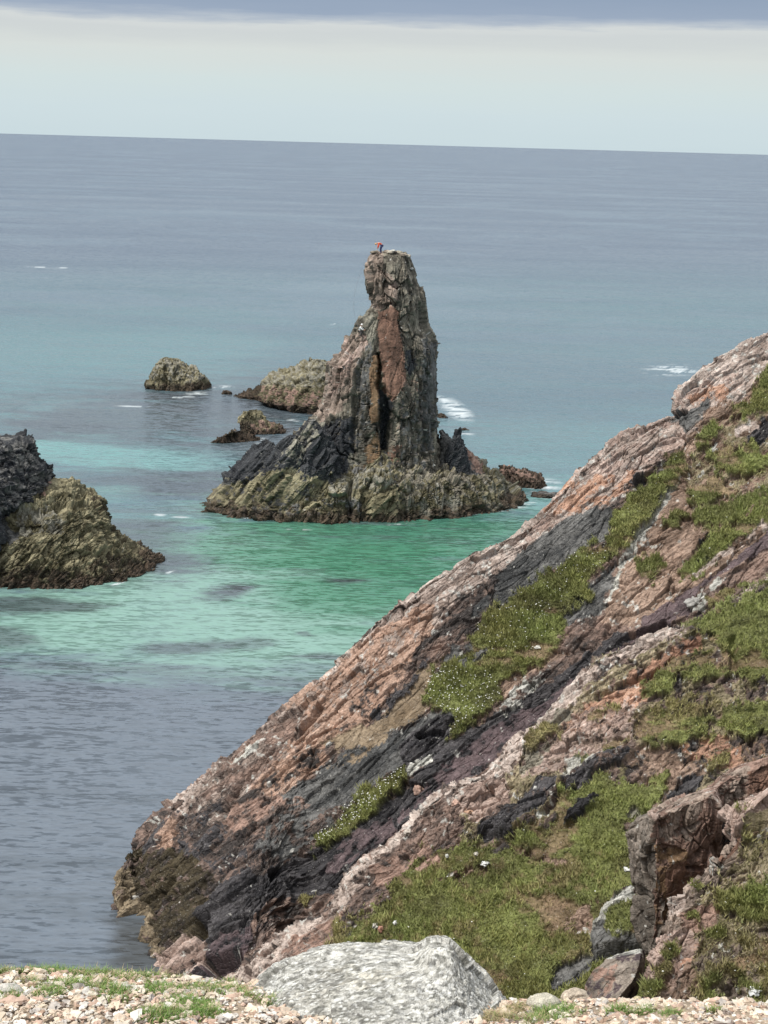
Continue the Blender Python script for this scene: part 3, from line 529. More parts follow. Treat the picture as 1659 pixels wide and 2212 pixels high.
regC = [
 ('scrub', [(1470, 2000), (1560, 1870), (1640, 1790), (1750, 1720), (1950, 1700), (1950, 2500), (1450, 2500), (1470, 2150)], 8, .9),
 ('pale', Z(7, [(970, 870), (1130, 860), (1120, 960), (1040, 1010), (980, 980)]), 4), ('rib', Z(7, [(1250, 600), (1320, 590), (1370, 640), (1280, 700), (1250, 690)]), 4),
 ('brown', Z(7, [(1040, 1010), (1280, 900), (1340, 950), (1330, 1080), (1200, 1130), (1080, 1100)]), 6), ('pink', Z(7, [(860, 1240), (1000, 1110), (1120, 1100), (1210, 1180), (1150, 1350), (1000, 1500), (820, 1640), (820, 1560)]), 6),
 ('redsoil', Z(7, [(1100, 1250), (1220, 1150), (1200, 1300), (1120, 1400), (1060, 1350)]), 5, .7),
 ('soil', Z(7, [(960, 1420), (1200, 1280), (1280, 1560), (900, 1640)]), 8, .7), ('redslab', Z(7, [(1300, 590), (1480, 440), (1480, 500), (1340, 620)]), 4), ('pink', Z(7, [(1370, 340), (1600, 210), (1659, 180), (1600, 300), (1500, 400), (1490, 440), (1400, 480)]), 4),
 ('grass', Z(7, [(1480, 480), (1500, 420), (1600, 400), (1640, 440), (1500, 520)]), 4), ('grass', Z(7, [(1500, 320), (1700, 280), (1800, 300), (1800, 360), (1560, 380)]), 5, .6), ('grass', Z(7, [(1330, 880), (1500, 830), (1700, 800), (1900, 780), (1900, 1030), (1700, 1070), (1450, 1010), (1370, 970)]), 7),
 ('grass', Z(7, [(1100, 1030), (1170, 990), (1190, 1030), (1120, 1050)]), 3), ('grass', Z(7, [(1230, 1130), (1330, 1080), (1390, 1130), (1360, 1180), (1240, 1170)]), 4), ('grass', Z(7, [(1150, 800), (1260, 760), (1300, 810), (1160, 840)]), 4, .8),
 ('grass', Z(7, [(990, 1230), (1060, 1180), (1080, 1260), (1020, 1300)]), 4), ('drygrass', Z(7, [(1200, 1200), (1900, 1150), (1900, 1700), (1250, 1700), (1230, 1400)]), 12, .55), ('grass', Z(7, [(1260, 1450), (1500, 1400), (1640, 1560), (1500, 1640), (1280, 1600)]), 8, .6), ('grass', Z(7, [(860, 1490), (950, 1460), (980, 1480), (900, 1540)]), 4, .8),
 ('drygrass', Z(7, [(920, 1380), (1010, 1340), (1020, 1400), (940, 1430)]), 4),
]
featC = [(Z(7, [(1090, 1120), (1110, 1080), (1060, 1180), (1050, 1170)]), -.5, 3), (Z(7, [(1370, 340), (1500, 260), (1659, 180), (1500, 400), (1490, 440), (1400, 480)]), .5, 5), (Z(7, [(1190, 1180), (1215, 1150), (1190, 1260), (1160, 1300)]), -.4, 4)]
patch('hillside', Cc, 520, 520, 40, (.5, 3.5, .2, 9.0), 'pinkg', regC, AXB, M_HILL, seed=300, macro=.5, amp=(.26, .18, .09, .04), feats=featC, L=(1.6, .9, .9))[0]['kind'] = 'structure'
# ------------------------------------------------------------------ rock bodies (lofted from cross sections, closed all round)
def densify(rows, n):
    rows = np.array(rows, float); t = rows[:, 0]; tt = np.linspace(t[0], t[-1], n)
    return np.stack([np.interp(tt, t, rows[:, k]) for k in range(rows.shape[1])], 1)
def rock_body(name, rows, tipL, tipR, default, regions, axes, mat, nrow=300, nper=400, p=.8, seed=0, L=(2.5, .9, .9), amp=(.4, .22, .1, .05), macro=.3, feats=(), parent=None, warp=10, capn=12, back=1.0, fx=(), wet=1.6, soft=1.0, zfn=None, shear=0.0):
    """rows: (y, xl, xr, D) ; tipL / tipR: Y of the left and right silhouette edge"""
    R = densify(rows, nrow); YL, YR = tipL, tipR
    PL = atY(R[:, 1], R[:, 0], YL); PR = atY(R[:, 2], R[:, 0], YR)
    C = (PL + PR) / 2; H = (PR - PL) / 2; D = R[:, 3]
    ph = np.linspace(0, 2 * np.pi, nper, endpoint=False)
    # denser samples on the camera side
    ph = ph + .25 * np.sin(2 * ph) * 0
    cx = np.sign(np.cos(ph)) * np.abs(np.cos(ph)) ** p; sy = np.sign(np.sin(ph)) * np.abs(np.sin(ph)) ** p
    Dv = np.where(sy[None, :] < 0, D[:, None], D[:, None] * back)
    G = C[:, None, :] + H[:, None, :] * cx[None, :, None]; G[..., 1] += Dv * sy[None, :] + shear * 0
    cap = []
    for k in range(capn):
        f = ((k + .3) / capn) ** .8
        ring = C[0] + (G[0] - C[0]) * f; ring[:, 2] += .06 * (1 - f * f) * np.linalg.norm(H[0]); cap.append(ring)
    G = np.concatenate([np.array(cap), G], 0); P = G.reshape(-1, 3); px, py = proj(P)
    col, rel, gr = paint(P, px, py, default, regions, axes, seed, warp, cells=.6)
    Nn = grid_normals(G, True).reshape(-1, 3); out_ = ((Nn * (P - np.repeat(np.concatenate([np.repeat(C[:1], capn, 0), C]), nper, 0))).sum(1)).mean() > 0
    if not out_: Nn = -Nn
    d = rock_disp(P + Nn * .4, axes, rel, L, amp, seed) + macro * fbm(P * (.9 / max(L)), seed + 30, 3)
    d = d * np.repeat(np.concatenate([np.full(capn, .35), np.clip(.35 + np.linspace(0, 1, nrow) * 9, 0, 1)]), nper)
    d = d - (.36 if seed == 400 else .12)
    for poly, dn, sf in feats:
        w = sdpoly(px + fbm(P * .8, seed + 41, 3) * 8, py + fbm(P * .8, seed + 42, 3) * 8, poly); w = sstep(-sf, sf, w)
        d = d + dn * w * (Nn[:, 1] < .3)
    # strip of weed just above the sea
    w = 1 - sstep(wet * .35, wet, P[:, 2] + .9 * fbm(P * .9, seed + 55, 4, .6) * wet)
    wcol = np.array(PAL['weed'][0]) * 1.1 + (np.array(PAL['weed'][1]) * 1.0 + np.array([.02, .008, .012]) - np.array(PAL['weed'][0])) * np.clip(.5 + 1.4 * fbm(P * 3.0, seed + 56, 3, .7), 0, 1)[:, None]
    col = col * (1 - .9 * w[:, None]) + wcol * .9 * w[:, None]
    Pn = P + Nn * d[:, None]
    F = grid_faces(G.shape[0], nper, True)
    if out_: F = F
    c = Pn[F]; nn = np.cross(c[:, 2] - c[:, 0], c[:, 3] - c[:, 1]); 
    if (nn * (c.mean(1) - Pn.mean(0))).sum() < 0: F = F[:, ::-1]
    top = np.full((1, nper), 0)
    o = mesh_np(name, Pn, F, mat, parent, col)
    return o
def empty(name, loc, label, cat, group=None):
    o = bpy.data.objects.new(name, None); COL.objects.link(o); o.location = tuple(float(v) for v in loc)
    tag(o, label, cat, group); bpy.context.view_layer.update(); return o
def adopt(o, root):
    o.parent = root; o.matrix_parent_inverse = Matrix.Translation(-root.location)
AXV = axes_from((.04, .0, 1), (-.25, -1, 0))        # upright joints
AXT = axes_from((.62, .1, .80), (-.2, -1, .2))      # beds leaning to the right
AXH = axes_from((1, .2, .05), (0, -1, .3))
M_STACK = rock_mat('stack_rock', 1.5, .8, contrast=.30, bdist=.07, speck=.35)
YL0 = float(atZ(437, 1090)[1]); YR0 = float(atZ(1128, 1082)[1]); YC = (YL0 + YR0) / 2
stack = empty('sea_stack', atZ(790, 1095), 'tall finger shaped sea stack with a wide olive base, two climbers on it', 'sea stack')
regS = [
 ('pinkg', Z(1, [(810, 100), (900, 95), (905, 180), (960, 240), (965, 330), (900, 350), (840, 360), (820, 240)]), 4),
 ('greyg', Z(1, [(900, 90), (1010, 90), (1030, 170), (1090, 290), (1100, 480), (1010, 560), (975, 400), (960, 240), (905, 180)]), 4),
 ('redslab', Z(1, [(868, 370), (930, 355), (965, 380), (975, 480), (1000, 610), (1000, 690), (960, 740), (935, 790), (900, 740), (885, 620), (870, 480)]), 3),
 ('brownslab', Z(1, [(838, 575), (878, 575), (880, 700), (872, 880), (838, 880), (830, 700)]), 2), ('brownslab', Z(1, [(808, 1000), (880, 900), (885, 1060), (860, 1090), (808, 1090)]), 3, .7),
 ('redslab', Z(1, [(915, 985), (985, 985), (985, 1060), (930, 1090), (915, 1050)]), 4, .6),
 ('pinkg', Z(1, [(640, 600), (720, 500), (780, 470), (830, 480), (800, 560), (770, 640), (740, 760), (700, 830), (600, 850), (560, 830), (620, 780)]), 5),
 ('pink', Z(1, [(730, 510), (800, 480), (830, 500), (760, 590), (720, 700), (650, 760), (640, 690)]), 5, .55),
 ('greyb', Z(1, [(780, 410), (850, 370), (866, 480), (840, 560), (810, 480)]), 4), ('greyg', Z(1, [(770, 600), (830, 520), (836, 700), (830, 900), (770, 1000)]), 4, .8),
 ('slate', Z(1, [(770, 600), (830, 520), (836, 700), (830, 900), (770, 1000)]), 4, .5),
 ('blk2', Z(1, [(450, 990), (560, 880), (680, 850), (760, 860), (770, 1000), (740, 1120), (560, 1120), (440, 1110)]), 6, 1.1),
 ('blk2', Z(1, [(870, 720), (940, 790), (925, 900), (915, 1040), (885, 1060), (880, 900)]), 3), ('slate', Z(1, [(1090, 480), (1140, 530), (1150, 800), (1120, 1000), (1090, 1050), (1080, 700)]), 5, .8),  # first blk2 paints the shade of the middle cleft into the colour
 ('blk2', Z(1, [(1000, 560), (1060, 540), (1060, 620), (1020, 680), (990, 620)]), 3, .8), ('brown', Z(1, [(985, 700), (1080, 700), (1090, 1080), (990, 1080)]), 7, .4),
 ('slate', Z(1, [(985, 780), (1080, 720), (1090, 1080), (990, 1090)]), 5, .45), ('greyb', Z(1, [(740, 1020), (808, 1020), (808, 1100), (740, 1100)]), 4, .6),
]
W = 'm'
pin = [(539, 806, 880, 1.6), (546, 797, 884, 2.4), (563, 790, 889, 2.9), (577, 790, 892, 3.0), (606, 792, 904, 3.3), (630, 796, 916, 3.5), (657, 804, 918, 3.7), (664, 800, 919, 3.8), (680, 786, 920, 3.9), (697, 770, 921, 4.1), (720, 756, 936, 4.3), (745, 744, 945, 4.5), (765, 729, 946, 4.7), (781, 706, 947, 4.9),
       (830, 701, 947, 5.3), (865, 697, 948, 5.6), (889, 681, 949, 5.8), (915, 655, 950, 6.0), (935, 636, 952, 6.2), (957, 624, 955, 6.4), (1000, 606, 958, 6.8), (1060, 585, 965, 7.4), (1110, 575, 975, 7.8)]
featS = [(Z(1, [(872, 560), (884, 560), (890, 700), (935, 770), (930, 900), (915, 1040), (886, 1080), (880, 900), (872, 700)]), -1.8, 4), (Z(1, [(770, 640), (790, 600), (790, 900), (760, 1000), (750, 900)]), -.8, 4),
         (Z(1, [(838, 575), (878, 575), (880, 700), (872, 880), (838, 880), (830, 700)]), .35, 2), (Z(1, [(868, 370), (930, 355), (965, 380), (975, 480), (1000, 610), (1000, 690), (935, 790), (900, 740), (885, 620)]), .3, 3),
         (Z(1, [(1090, 700), (1105, 700), (1100, 1050), (1085, 1050)]), -.7, 4), (Z(1, [(850, 350), (960, 340), (965, 352), (850, 364)]), -.35, 2), (Z(1, [(450, 980), (600, 860), (700, 860), (660, 1000), (560, 1100)]), -.5, 12)]
o = rock_body('pinnacle', pin, YC, YC + .5, 'greyg', regS, AXV, M_STACK, 620, 620, .78, 400, (4.6, 1.6, 1.6), (.42, .34, .10, .03), .12, featS, None, 7, 26); adopt(o, stack)
regBase = [('olive', [(400, 1000), (1150, 980), (1150, 1200), (400, 1200)], 5, .8), ('slate', [(400, 960), (1150, 960), (1150, 1110), (400, 1110)], 12, .38), ('greyb', [(880, 980), (1150, 980), (1150, 1130), (880, 1130)], 10, .5), ('greyb', Z(1, [(540, 1130), (740, 1120), (900, 1090), (940, 1100), (900, 1200), (600, 1220), (500, 1200)]), 6, .5),
           ('blk2', [(560, 1010), (690, 1000), (700, 1045), (520, 1060)], 6, .7), ('greyg', [(860, 1000), (1040, 1000), (1060, 1060), (870, 1070)], 6, .6)]
base = [(966, 830, 930, 3.0), (978, 780, 975, 4.4), (990, 735, 1012, 5.6), (1004, 690, 1042, 6.8), (1014, 655, 1072, 7.4), (1030, 590, 1086, 8.2), (1045, 545, 1096, 8.8), (1060, 500, 1106, 9.2), (1074, 462, 1122, 9.6), (1086, 438, 1130, 9.9), (1094, 428, 1136, 10.1), (1130, 420, 1142, 10.5)]
featBase = [(Z(1, [(380, 1330), (470, 1220), (560, 1200), (560, 1230), (470, 1330), (420, 1350)]), .7, 7), (Z(1, [(740, 1130), (760, 1130), (752, 1230), (738, 1230)]), -.9, 3), (Z(1, [(860, 1100), (900, 1080), (940, 1100), (900, 1180), (850, 1200)]), .6, 6),
            (Z(1, [(600, 1200), (740, 1195), (740, 1250), (610, 1260)]), .5, 6), (Z(1, [(560, 1260), (640, 1270), (690, 1340), (520, 1340)]), .6, 8), (Z(1, [(880, 1270), (960, 1170), (975, 1180), (910, 1290)]), -.7, 4)]
o = rock_body('base_ledge', base, YL0, YR0, 'olive', regBase, AXV, M_STACK, 330, 1100, .95, 420, (4.2, 1.0, 1.3), (.62, .34, .14, .05), .5, featBase, None, 10, 20); adopt(o, stack)
# leaning slabs on the left flank
regSl = [('blk2', [(470, 1000), (560, 940), (780, 880), (770, 1020), (600, 1060), (480, 1050)], 9, 1.05), ('greyb', [(600, 990), (680, 900), (700, 920), (640, 1000), (600, 1040)], 4, .45), ('olive', [(400, 1050), (520, 1045), (600, 1010), (680, 1035), (900, 1050), (900, 1200), (400, 1200)], 10, .85)]
slabs = [([(953, 578, 590, .6), (966, 555, 606, 1.2), (985, 533, 622, 1.8), (1012, 502, 640, 2.4), (1024, 489, 645, 2.7), (1045, 487, 650, 3.1), (1075, 455, 650, 3.6), (1112, 450, 650, 4)], YC - 4.2, YC - 6.0),
         ([(940, 622, 640, .8), (960, 604, 660, 1.4), (1000, 572, 680, 2.2), (1050, 535, 690, 2.8), (1100, 505, 690, 3.2), (1135, 490, 690, 3.4)], YC - 6.4, YC - 7.2),
         ([(905, 664, 684, .8), (940, 640, 712, 1.6), (1000, 610, 740, 2.4), (1060, 590, 742, 2.8), (1120, 570, 742, 3.0)], YC - 5.8, YC - 6.4),
         ([(1080, 660, 690, .8), (1096, 620, 740, 1.6), (1120, 600, 748, 2.0), (1150, 590, 750, 2.3)], YC - 8.4, YC - 9.4),
         ([(1052, 800, 850, .8), (1066, 775, 866, 1.5), (1100, 765, 872, 2.2), (1145, 760, 880, 2.6)], YC - 7.6, YC - 7.6)]
for k, (rw, yl, yr) in enumerate(slabs):
    o = rock_body('slab', rw, yl, yr, 'olive' if k > 2 else 'slate', regSl, AXT, M_STACK, 200, 260, .7, 440 + 9 * k, (5, .9, 1.0), (.45, .25, .08, .03), .2, (), None, 8, 10); adopt(o, stack)
# right shoulder with its horn, and the low ridge behind on the left
o = rock_body('shoulder', [(930, 948, 958, 1.0), (945, 948, 974, 1.6), (960, 948, 990, 2.2), (975, 945, 1010, 3), (998, 940, 1040, 4), (1040, 930, 1070, 5), (1100, 930, 1090, 5.5)], YC + 1, YC + 2, 'slate', [('brown', [(1000, 960), (1060, 990), (1050, 1020), (1000, 990)], 5), ('olive', [(900, 1040), (1150, 1020), (1150, 1150), (900, 1150)], 6)], AXV, M_STACK, 200, 300, .85, 480, (1.8, .8, .8), (.4, .25, .12, .05), .5, (), None, 8); adopt(o, stack)
o = rock_body('horn', [(922, 992, 996, .25), (930, 984, 999, .5), (945, 978, 1000, .8), (965, 968, 1006, 1.1), (990, 958, 1012, 1.3), (1015, 950, 1016, 1.4)], YC - 1.4, YC - 1.2, 'blk2', [], AXT, M_STACK, 120, 140, .7, 490, (1.2, .45, .5), (.18, .1, .05, .03), .1); adopt(o, stack)
YB = float(atZ(600, 872)[1])
o = rock_body('back_ridge', [(776, 672, 690, 1.0), (784, 652, 712, 2.4), (795, 632, 740, 3.5), (811, 578, 760, 4.5), (822, 570, 780, 5.5), (842, 566, 790, 6.5), (862, 560, 800, 7), (880, 600, 800, 7.4), (905, 610, 800, 7.4)], YB, YB - 5, 'olive', [('greyb', [(560, 770), (800, 770), (800, 830), (560, 830)], 8, .5), ('brown', [(560, 840), (760, 850), (760, 920), (560, 920)], 8, .5)], AXV, M_STACK, 260, 420, .85, 500, (3.0, 1.0, 1.1), (.48, .28, .12, .045), .4, (), None, 8); adopt(o, stack)
# cap stones on the summit
def stone(name, c, r, seed, mat, colr, sub=3, sq=(1, 1, .7), parent=None, rot=0.0, fac=.35, sc=1.2):
    import bmesh
    bm = bmesh.new(); bmesh.ops.create_icosphere(bm, subdivisions=sub, radius=1.0)
    V = np.array([v.co[:] for v in bm.verts]); F = np.array([[v.index for v in f.verts] for f in bm.faces]); bm.free()
    f1, e1, _ = facets(V * sc + seed * 3.1, seed, 1.4); V = V * (1 + fac * f1 + .12 * fbm(V * 2.2 + seed, seed + 1, 3))[:, None]
    V = V * np.array(sq) * r; ca, sa = math.cos(rot), math.sin(rot); V = np.stack([V[:, 0] * ca - V[:, 1] * sa, V[:, 0] * sa + V[:, 1] * ca, V[:, 2]], 1) + np.array(c)
    n = fbm(V * (3 / r), seed + 2, 4, .65)[:, None]; cc = np.array(colr) * (1 + .45 * n)
    return mesh_np(name, V, F, mat, parent, np.clip(cc, .01, .8))
for k, (sx, sy, r, cc) in enumerate([(843, 538, .38, (.40, .36, .29)), (853, 541, .30, (.16, .13, .11)), (862, 540, .42, (.36, .33, .26)), (872, 537, .36, (.30, .25, .2)), (880, 540, .33, (.34, .31, .26)), (836, 545, .35, (.25, .2, .16)), (849, 536, .22, (.5, .48, .42)), (808, 549, .35, (.2, .17, .13)), (890, 546, .25, (.4, .4, .37))]):
    q = atY(sx, sy + 2, YC - 1.0 + .3 * (k % 3)); bpy.context.view_layer.update()
    ok, loc, *_r = scene.ray_cast(bpy.context.evaluated_depsgraph_get(), Vector((q[0], q[1], 60)), Vector((0, 0, -1)))
    if ok and loc[2] > 24: q[2] = loc[2] + r * .22
    o = stone('cap_stone', q, r, 30 + k, M_STACK, cc, 3, (1.2, 1, .55), rot=k); adopt(o, stack)

# islets and skerries
def islet(name, rows, zt, default, regs, lab, seed, ax=AXV, D=1.0, L=(2.8, .9, 1.0), amp=(.40, .25, .11, .045), n=(220, 380), p=.85, cat='rock', macro=.4, wet=1.8, tip2=None, grp=None, feats=()):
    y0 = float(atZ(*zt)[1]); y1 = y0 if tip2 is None else float(atZ(*tip2)[1])
    r = empty(name, atZ(*zt), lab, cat, grp) if False else None
    o = rock_body(name, rows, y0, y1, default, regs, ax, M_STACK, n[0], n[1], p, seed, L, amp, macro, feats, None, 8, 14, wet=wet); tag(o, lab, cat, grp); return o
islet('islet', [(772, 355, 363, .6), (781, 343, 386, 1.6), (790, 335, 404, 2.4), (800, 330, 428, 3), (815, 322, 444, 3.6), (828, 316, 450, 4), (840, 318, 456, 4.2), (860, 316, 458, 4.3)], (316, 836), 'olive', [('greyb', [(320, 770), (450, 770), (450, 815), (320, 815)], 8, .5)], 'rounded olive brown islet standing alone, left of the sea stack', 520, tip2=(455, 838))
islet('islet', [(885, 539, 553, .5), (893, 528, 566, 1.2), (903, 517, 580, 1.7), (912, 513, 590, 2.0), (920, 522, 612, 2.3), (930, 520, 620, 2.6), (938, 500, 628, 2.8), (955, 498, 632, 3)], (520, 934), 'olive', [('brown', [(560, 905), (640, 905), (640, 950), (520, 950)], 6, .6)], 'small jagged islet with two peaks in front of the low back ridge', 540, tip2=(628, 932))
islet('skerry', [(932, 505, 522, .4), (942, 480, 552, 1.0), (950, 460, 572, 1.5), (960, 450, 580, 1.7)], (462, 955), 'weed', [], 'low black skerry at the left foot of the two peaked islet', 550, n=(90, 260), L=(1.2, .6, .6), amp=(.3, .2, .1, .04), tip2=(570, 948))
islet('skerry', [(839, 568, 585, .5), (846, 530, 592, 1.2), (854, 508, 598, 1.8), (866, 500, 606, 2.0)], (508, 856), 'weed', [], 'low black skerry at the left tip of the ridge behind the stack', 555, n=(90, 260), L=(1.2, .6, .6), amp=(.3, .2, .1, .04), tip2=(590, 866))
islet('skerry', [(842, 484, 490, .3), (847, 481, 500, .6), (854, 478, 503, .7)], (482, 851), 'weed', [], 'tiny black skerry in the gap between the islet and back ridge', 558, n=(50, 90), L=(.8, .4, .4), amp=(.15, .1, .05, .02))
islet('skerry', [(1005, 1086, 1096, .8), (1014, 1080, 1120, 1.6), (1026, 1078, 1150, 2.2), (1032, 1076, 1176, 2.6), (1052, 1074, 1180, 2.8)], (1080, 1040), 'weed', [('brown', [(1080, 1000), (1180, 1000), (1180, 1040), (1080, 1040)], 5, .5)], 'dark jagged skerry reaching out to the right of the stack base', 560, n=(140, 300), L=(1.4, .7, .7), amp=(.42, .25, .1, .05), tip2=(1176, 1048))
islet('skerry', [(924, 1000, 1006, .3), (926, 988, 1014, .6), (930, 980, 1020, .8)], (1016, 929), 'weed', [], 'thin black skerry among white foam behind the right shoulder', 565, n=(60, 160), L=(1, .5, .5), amp=(.1, .06, .04, .02))
islet('skerry', [(893, 946, 952, .4), (897, 944, 962, .8), (904, 940, 966, .9)], (960, 901), 'weed', [], 'small dark rock touching the right side of the pinnacle', 567, n=(50, 90), L=(.8, .4, .4), amp=(.2, .1, .05, .02))
islet('skerry', [(1063, 1165, 1190, .4), (1068, 1150, 1215, 1.0), (1076, 1146, 1222, 1.2)], (1180, 1073), 'weed', [('slate', [(1100, 1050), (1300, 1050), (1300, 1090), (1100, 1090)], 4)], 'low wave washed grey rock beside the pink ridge foot', 569, n=(60, 160), L=(1, .5, .5), amp=(.2, .1, .05, .02), wet=.6)
islet('skerry', [(1240, 700, 760, .4), (1243, 690, 800, .7), (1250, 680, 806, .8)], (742, 1249), 'weed', [], 'barely awash dark rock in the green water below the stack', 571, n=(60, 200), L=(1, .5, .5), amp=(.22, .12, .06, .02)) if False else None
regH = [('blk2', Z(3, [(-60, 560), (130, 540), (270, 700), (280, 800), (60, 860), (-60, 900)]), 5), ('brown', Z(3, [(-60, 560), (130, 540), (270, 700), (280, 800), (60, 860), (-60, 900)]), 6, .35), ('slate', Z(3, [(-60, 860), (40, 850), (40, 1000), (100, 1000), (70, 1100), (-60, 1100)]), 5),
        ('greyb', Z(3, [(60, 900), (330, 900), (350, 1040), (120, 1040)]), 6, .6), ('weed', Z(3, [(-60, 1240), (150, 1250), (420, 1260), (600, 1180), (760, 1170), (880, 1200), (880, 1300), (300, 1420), (-60, 1420)]), 8, .8),
        ('weed', Z(3, [(480, 850), (600, 960), (660, 1060), (620, 1060), (560, 960)]), 5, .8)]
yl = float(atZ(345, 1232)[1]) + 1.5
o = rock_body('headland_rock', [(1040, -120, 118, 3.5), (1055, -200, 160, 5), (1075, -250, 180, 6.3), (1085, -270, 208, 7), (1110, -290, 222, 8), (1130, -300, 232, 8.6), (1160, -310, 250, 9.2), (1185, -320, 285, 9.6), (1200, -320, 312, 10), (1218, -320, 332, 10.4), (1240, -320, 350, 10.6), (1262, -320, 352, 10.8)], yl + 2, yl, 'olive', regH, AXT, M_STACK, 420, 900, .82, 600, (3.6, .8, 1.1), (.42, .26, .12, .05), .7,
              [(Z(3, [(40, 900), (350, 900), (350, 1040), (60, 1060)]), -.6, 8)], None, 10, 30)
tag(o, 'big olive and black rock headland at the left edge of the bay', 'rock')
o2 = rock_body('knob', [(945, -120, 24, 1.6), (957, -160, 74, 2.6), (965, -180, 78, 3.2), (990, -200, 84, 4), (1014, -210, 102, 5), (1040, -220, 108, 6), (1062, -220, 100, 7), (1085, -220, 60, 7.4)], yl + 1, yl - .5, 'blk2', [('slate', [(-50, 940), (130, 940), (130, 1090), (-50, 1090)], 6, .5)], AXH, M_STACK, 220, 420, .8, 620, (1.6, .9, .9), (.45, .28, .13, .05), .5, (), None, 8, 20)
o2.parent = o
o3 = rock_body('dark_buttress', [(1060, -150, 2, 1.5), (1100, -160, 8, 2.5), (1125, -160, 8, 3), (1160, -160, 24, 3.4), (1180, -160, 20, 3.8), (1215, -160, 0, 4)], yl - 6, yl - 6, 'blk2', [], AXV, M_STACK, 140, 200, .8, 640, (1.8, .8, .8), (.3, .2, .1, .05), .3, (), None, 8, 10)
o3.parent = o

# ------------------------------------------------------------------ big blocks on the near slope
M_BLOCK = rock_mat('block_rock', 2.6, .8, contrast=.28, bdist=.05, speck=.3)
def block(name, rows, default, regs, lab, seed, axes=AXV, nrow=300, per=90, L=(1.6, .8, .8), amp=(.14, .1, .05, .03), macro=.2, feats=(), capn=14, lab_cat='rock', warp=8, cth=.6):
    """rows: (y, [(x, Y) per corner ...]) corners go round; the y of a corner may be given as third value offset"""
    K = len(rows[0][1]); secs = []
    for y, cs in rows: secs.append([atY(c[0], y + (c[2] if len(c) > 2 else 0), c[1]) for c in cs])
    S = np.array(secs); ysr = np.array([r[0] for r in rows], float); yt = np.linspace(ysr[0], ysr[-1], nrow)
    S = np.stack([[np.interp(yt, ysr, S[:, k, j]) for j in range(3)] for k in range(K)], 0).transpose(2, 0, 1)   # nrow,K,3
    tt = (np.arange(per) / per)[:, None]; ring = []
    for k in range(K): ring.append(S[:, k, None, :] * (1 - tt) + S[:, (k + 1) % K, None, :] * tt)
    G = np.concatenate(ring, 1); C = G.mean(1)
    cap = [C[0] + (G[0] - C[0]) * ((k + .2) / capn) + np.array([0, 0, .10]) * (1 - (k / capn) ** 2) for k in range(capn)]
    for _ in range(3): G = .5 * G + .25 * (np.roll(G, 1, 1) + np.roll(G, -1, 1))
    G = np.concatenate([np.array(cap), G], 0); P = G.reshape(-1, 3); px, py = proj(P)
    Cc_ = np.repeat(np.concatenate([np.repeat(C[:1], capn, 0), C]), G.shape[1], 0)
    Nn = grid_normals(G, True)
    for _ in range(4): Nn = .4 * Nn + .3 * (np.roll(Nn, 2, 1) + np.roll(Nn, -2, 1))
    for _ in range(30): Nn[1:-1] = .5 * Nn[1:-1] + .25 * (Nn[2:] + Nn[:-2])
    Nn[:capn] = Nn[:capn] * .3 + np.array([0, -.1, .9]) * .7
    Nn = Nn.reshape(-1, 3); Nn /= np.linalg.norm(Nn, axis=1, keepdims=True) + 1e-9
    if (Nn * (P - Cc_)).sum() < 0: Nn = -Nn
    col, rel, gr = paint(P, px, py, default, regs, axes, seed, warp, .5)
    d = rock_disp(P + Nn * .4, axes, rel, L, amp, seed) + macro * fbm(P * .6, seed + 30, 3)
    d = d * np.repeat(np.concatenate([np.full(capn, .3), np.clip(.3 + np.linspace(0, 1, nrow) * 6, 0, 1)]), G.shape[1])
    for poly, dn, sf in feats:
        d = d + dn * sstep(-sf, sf, sdpoly(px + fbm(P, seed + 41, 3) * 5, py + fbm(P, seed + 42, 3) * 5, poly)) * (Nn[:, 1] < .3)
    Pn = P + Nn * d[:, None]; F = grid_faces(G.shape[0], G.shape[1], True); c = Pn[F]; nn = np.cross(c[:, 2] - c[:, 0], c[:, 3] - c[:, 1])
    if (nn * (c.mean(1) - Pn.mean(0))).sum() < 0: F = F[:, ::-1]
    return tag(mesh_np(name, Pn, F, M_BLOCK, None, col), lab, lab_cat)
# z7 -> view: x=1128+.32a, y=1659+.32b
YP = 57.6
pil = [(1742, [(1405, YP + 1.2, 18), (1415, YP + .2, 20), (1528, YP + .4, -18), (1560, YP + 2.6, -50), (1470, YP + 4, -20)]),
       (1766, [(1374, YP + 1.6, 8), (1414, YP, 0), (1530, YP + .5, -28), (1570, YP + 3.2, -50), (1460, YP + 4.4, -20)]),
       (1800, [(1359, YP + 1.6), (1417, YP, 0), (1534, YP + .6, -10), (1575, YP + 3.4, -10), (1460, YP + 4.4)]),
       (1860, [(1362, YP + 1.6), (1418, YP, 0), (1532, YP + .6, 0), (1570, YP + 3.4), (1460, YP + 4.4)]),
       (1930, [(1367, YP + 1.5), (1418, YP - .1, 0), (1512, YP + .6, 0), (1560, YP + 3.2), (1460, YP + 4.2)]),
       (1990, [(1370, YP + 1.4), (1420, YP - .1, 0), (1475, YP + .6, 0), (1530, YP + 3), (1450, YP + 4)]),
       (2030, [(1384, YP + 1.1), (1418, YP - .1, 0), (1450, YP + .5, 0), (1480, YP + 2.4), (1430, YP + 3)]),
       (2062, [(1402, YP + .8), (1410, YP + .1, 0), (1422, YP + .5, 0), (1430, YP + 1.4), (1410, YP + 1.6)])]
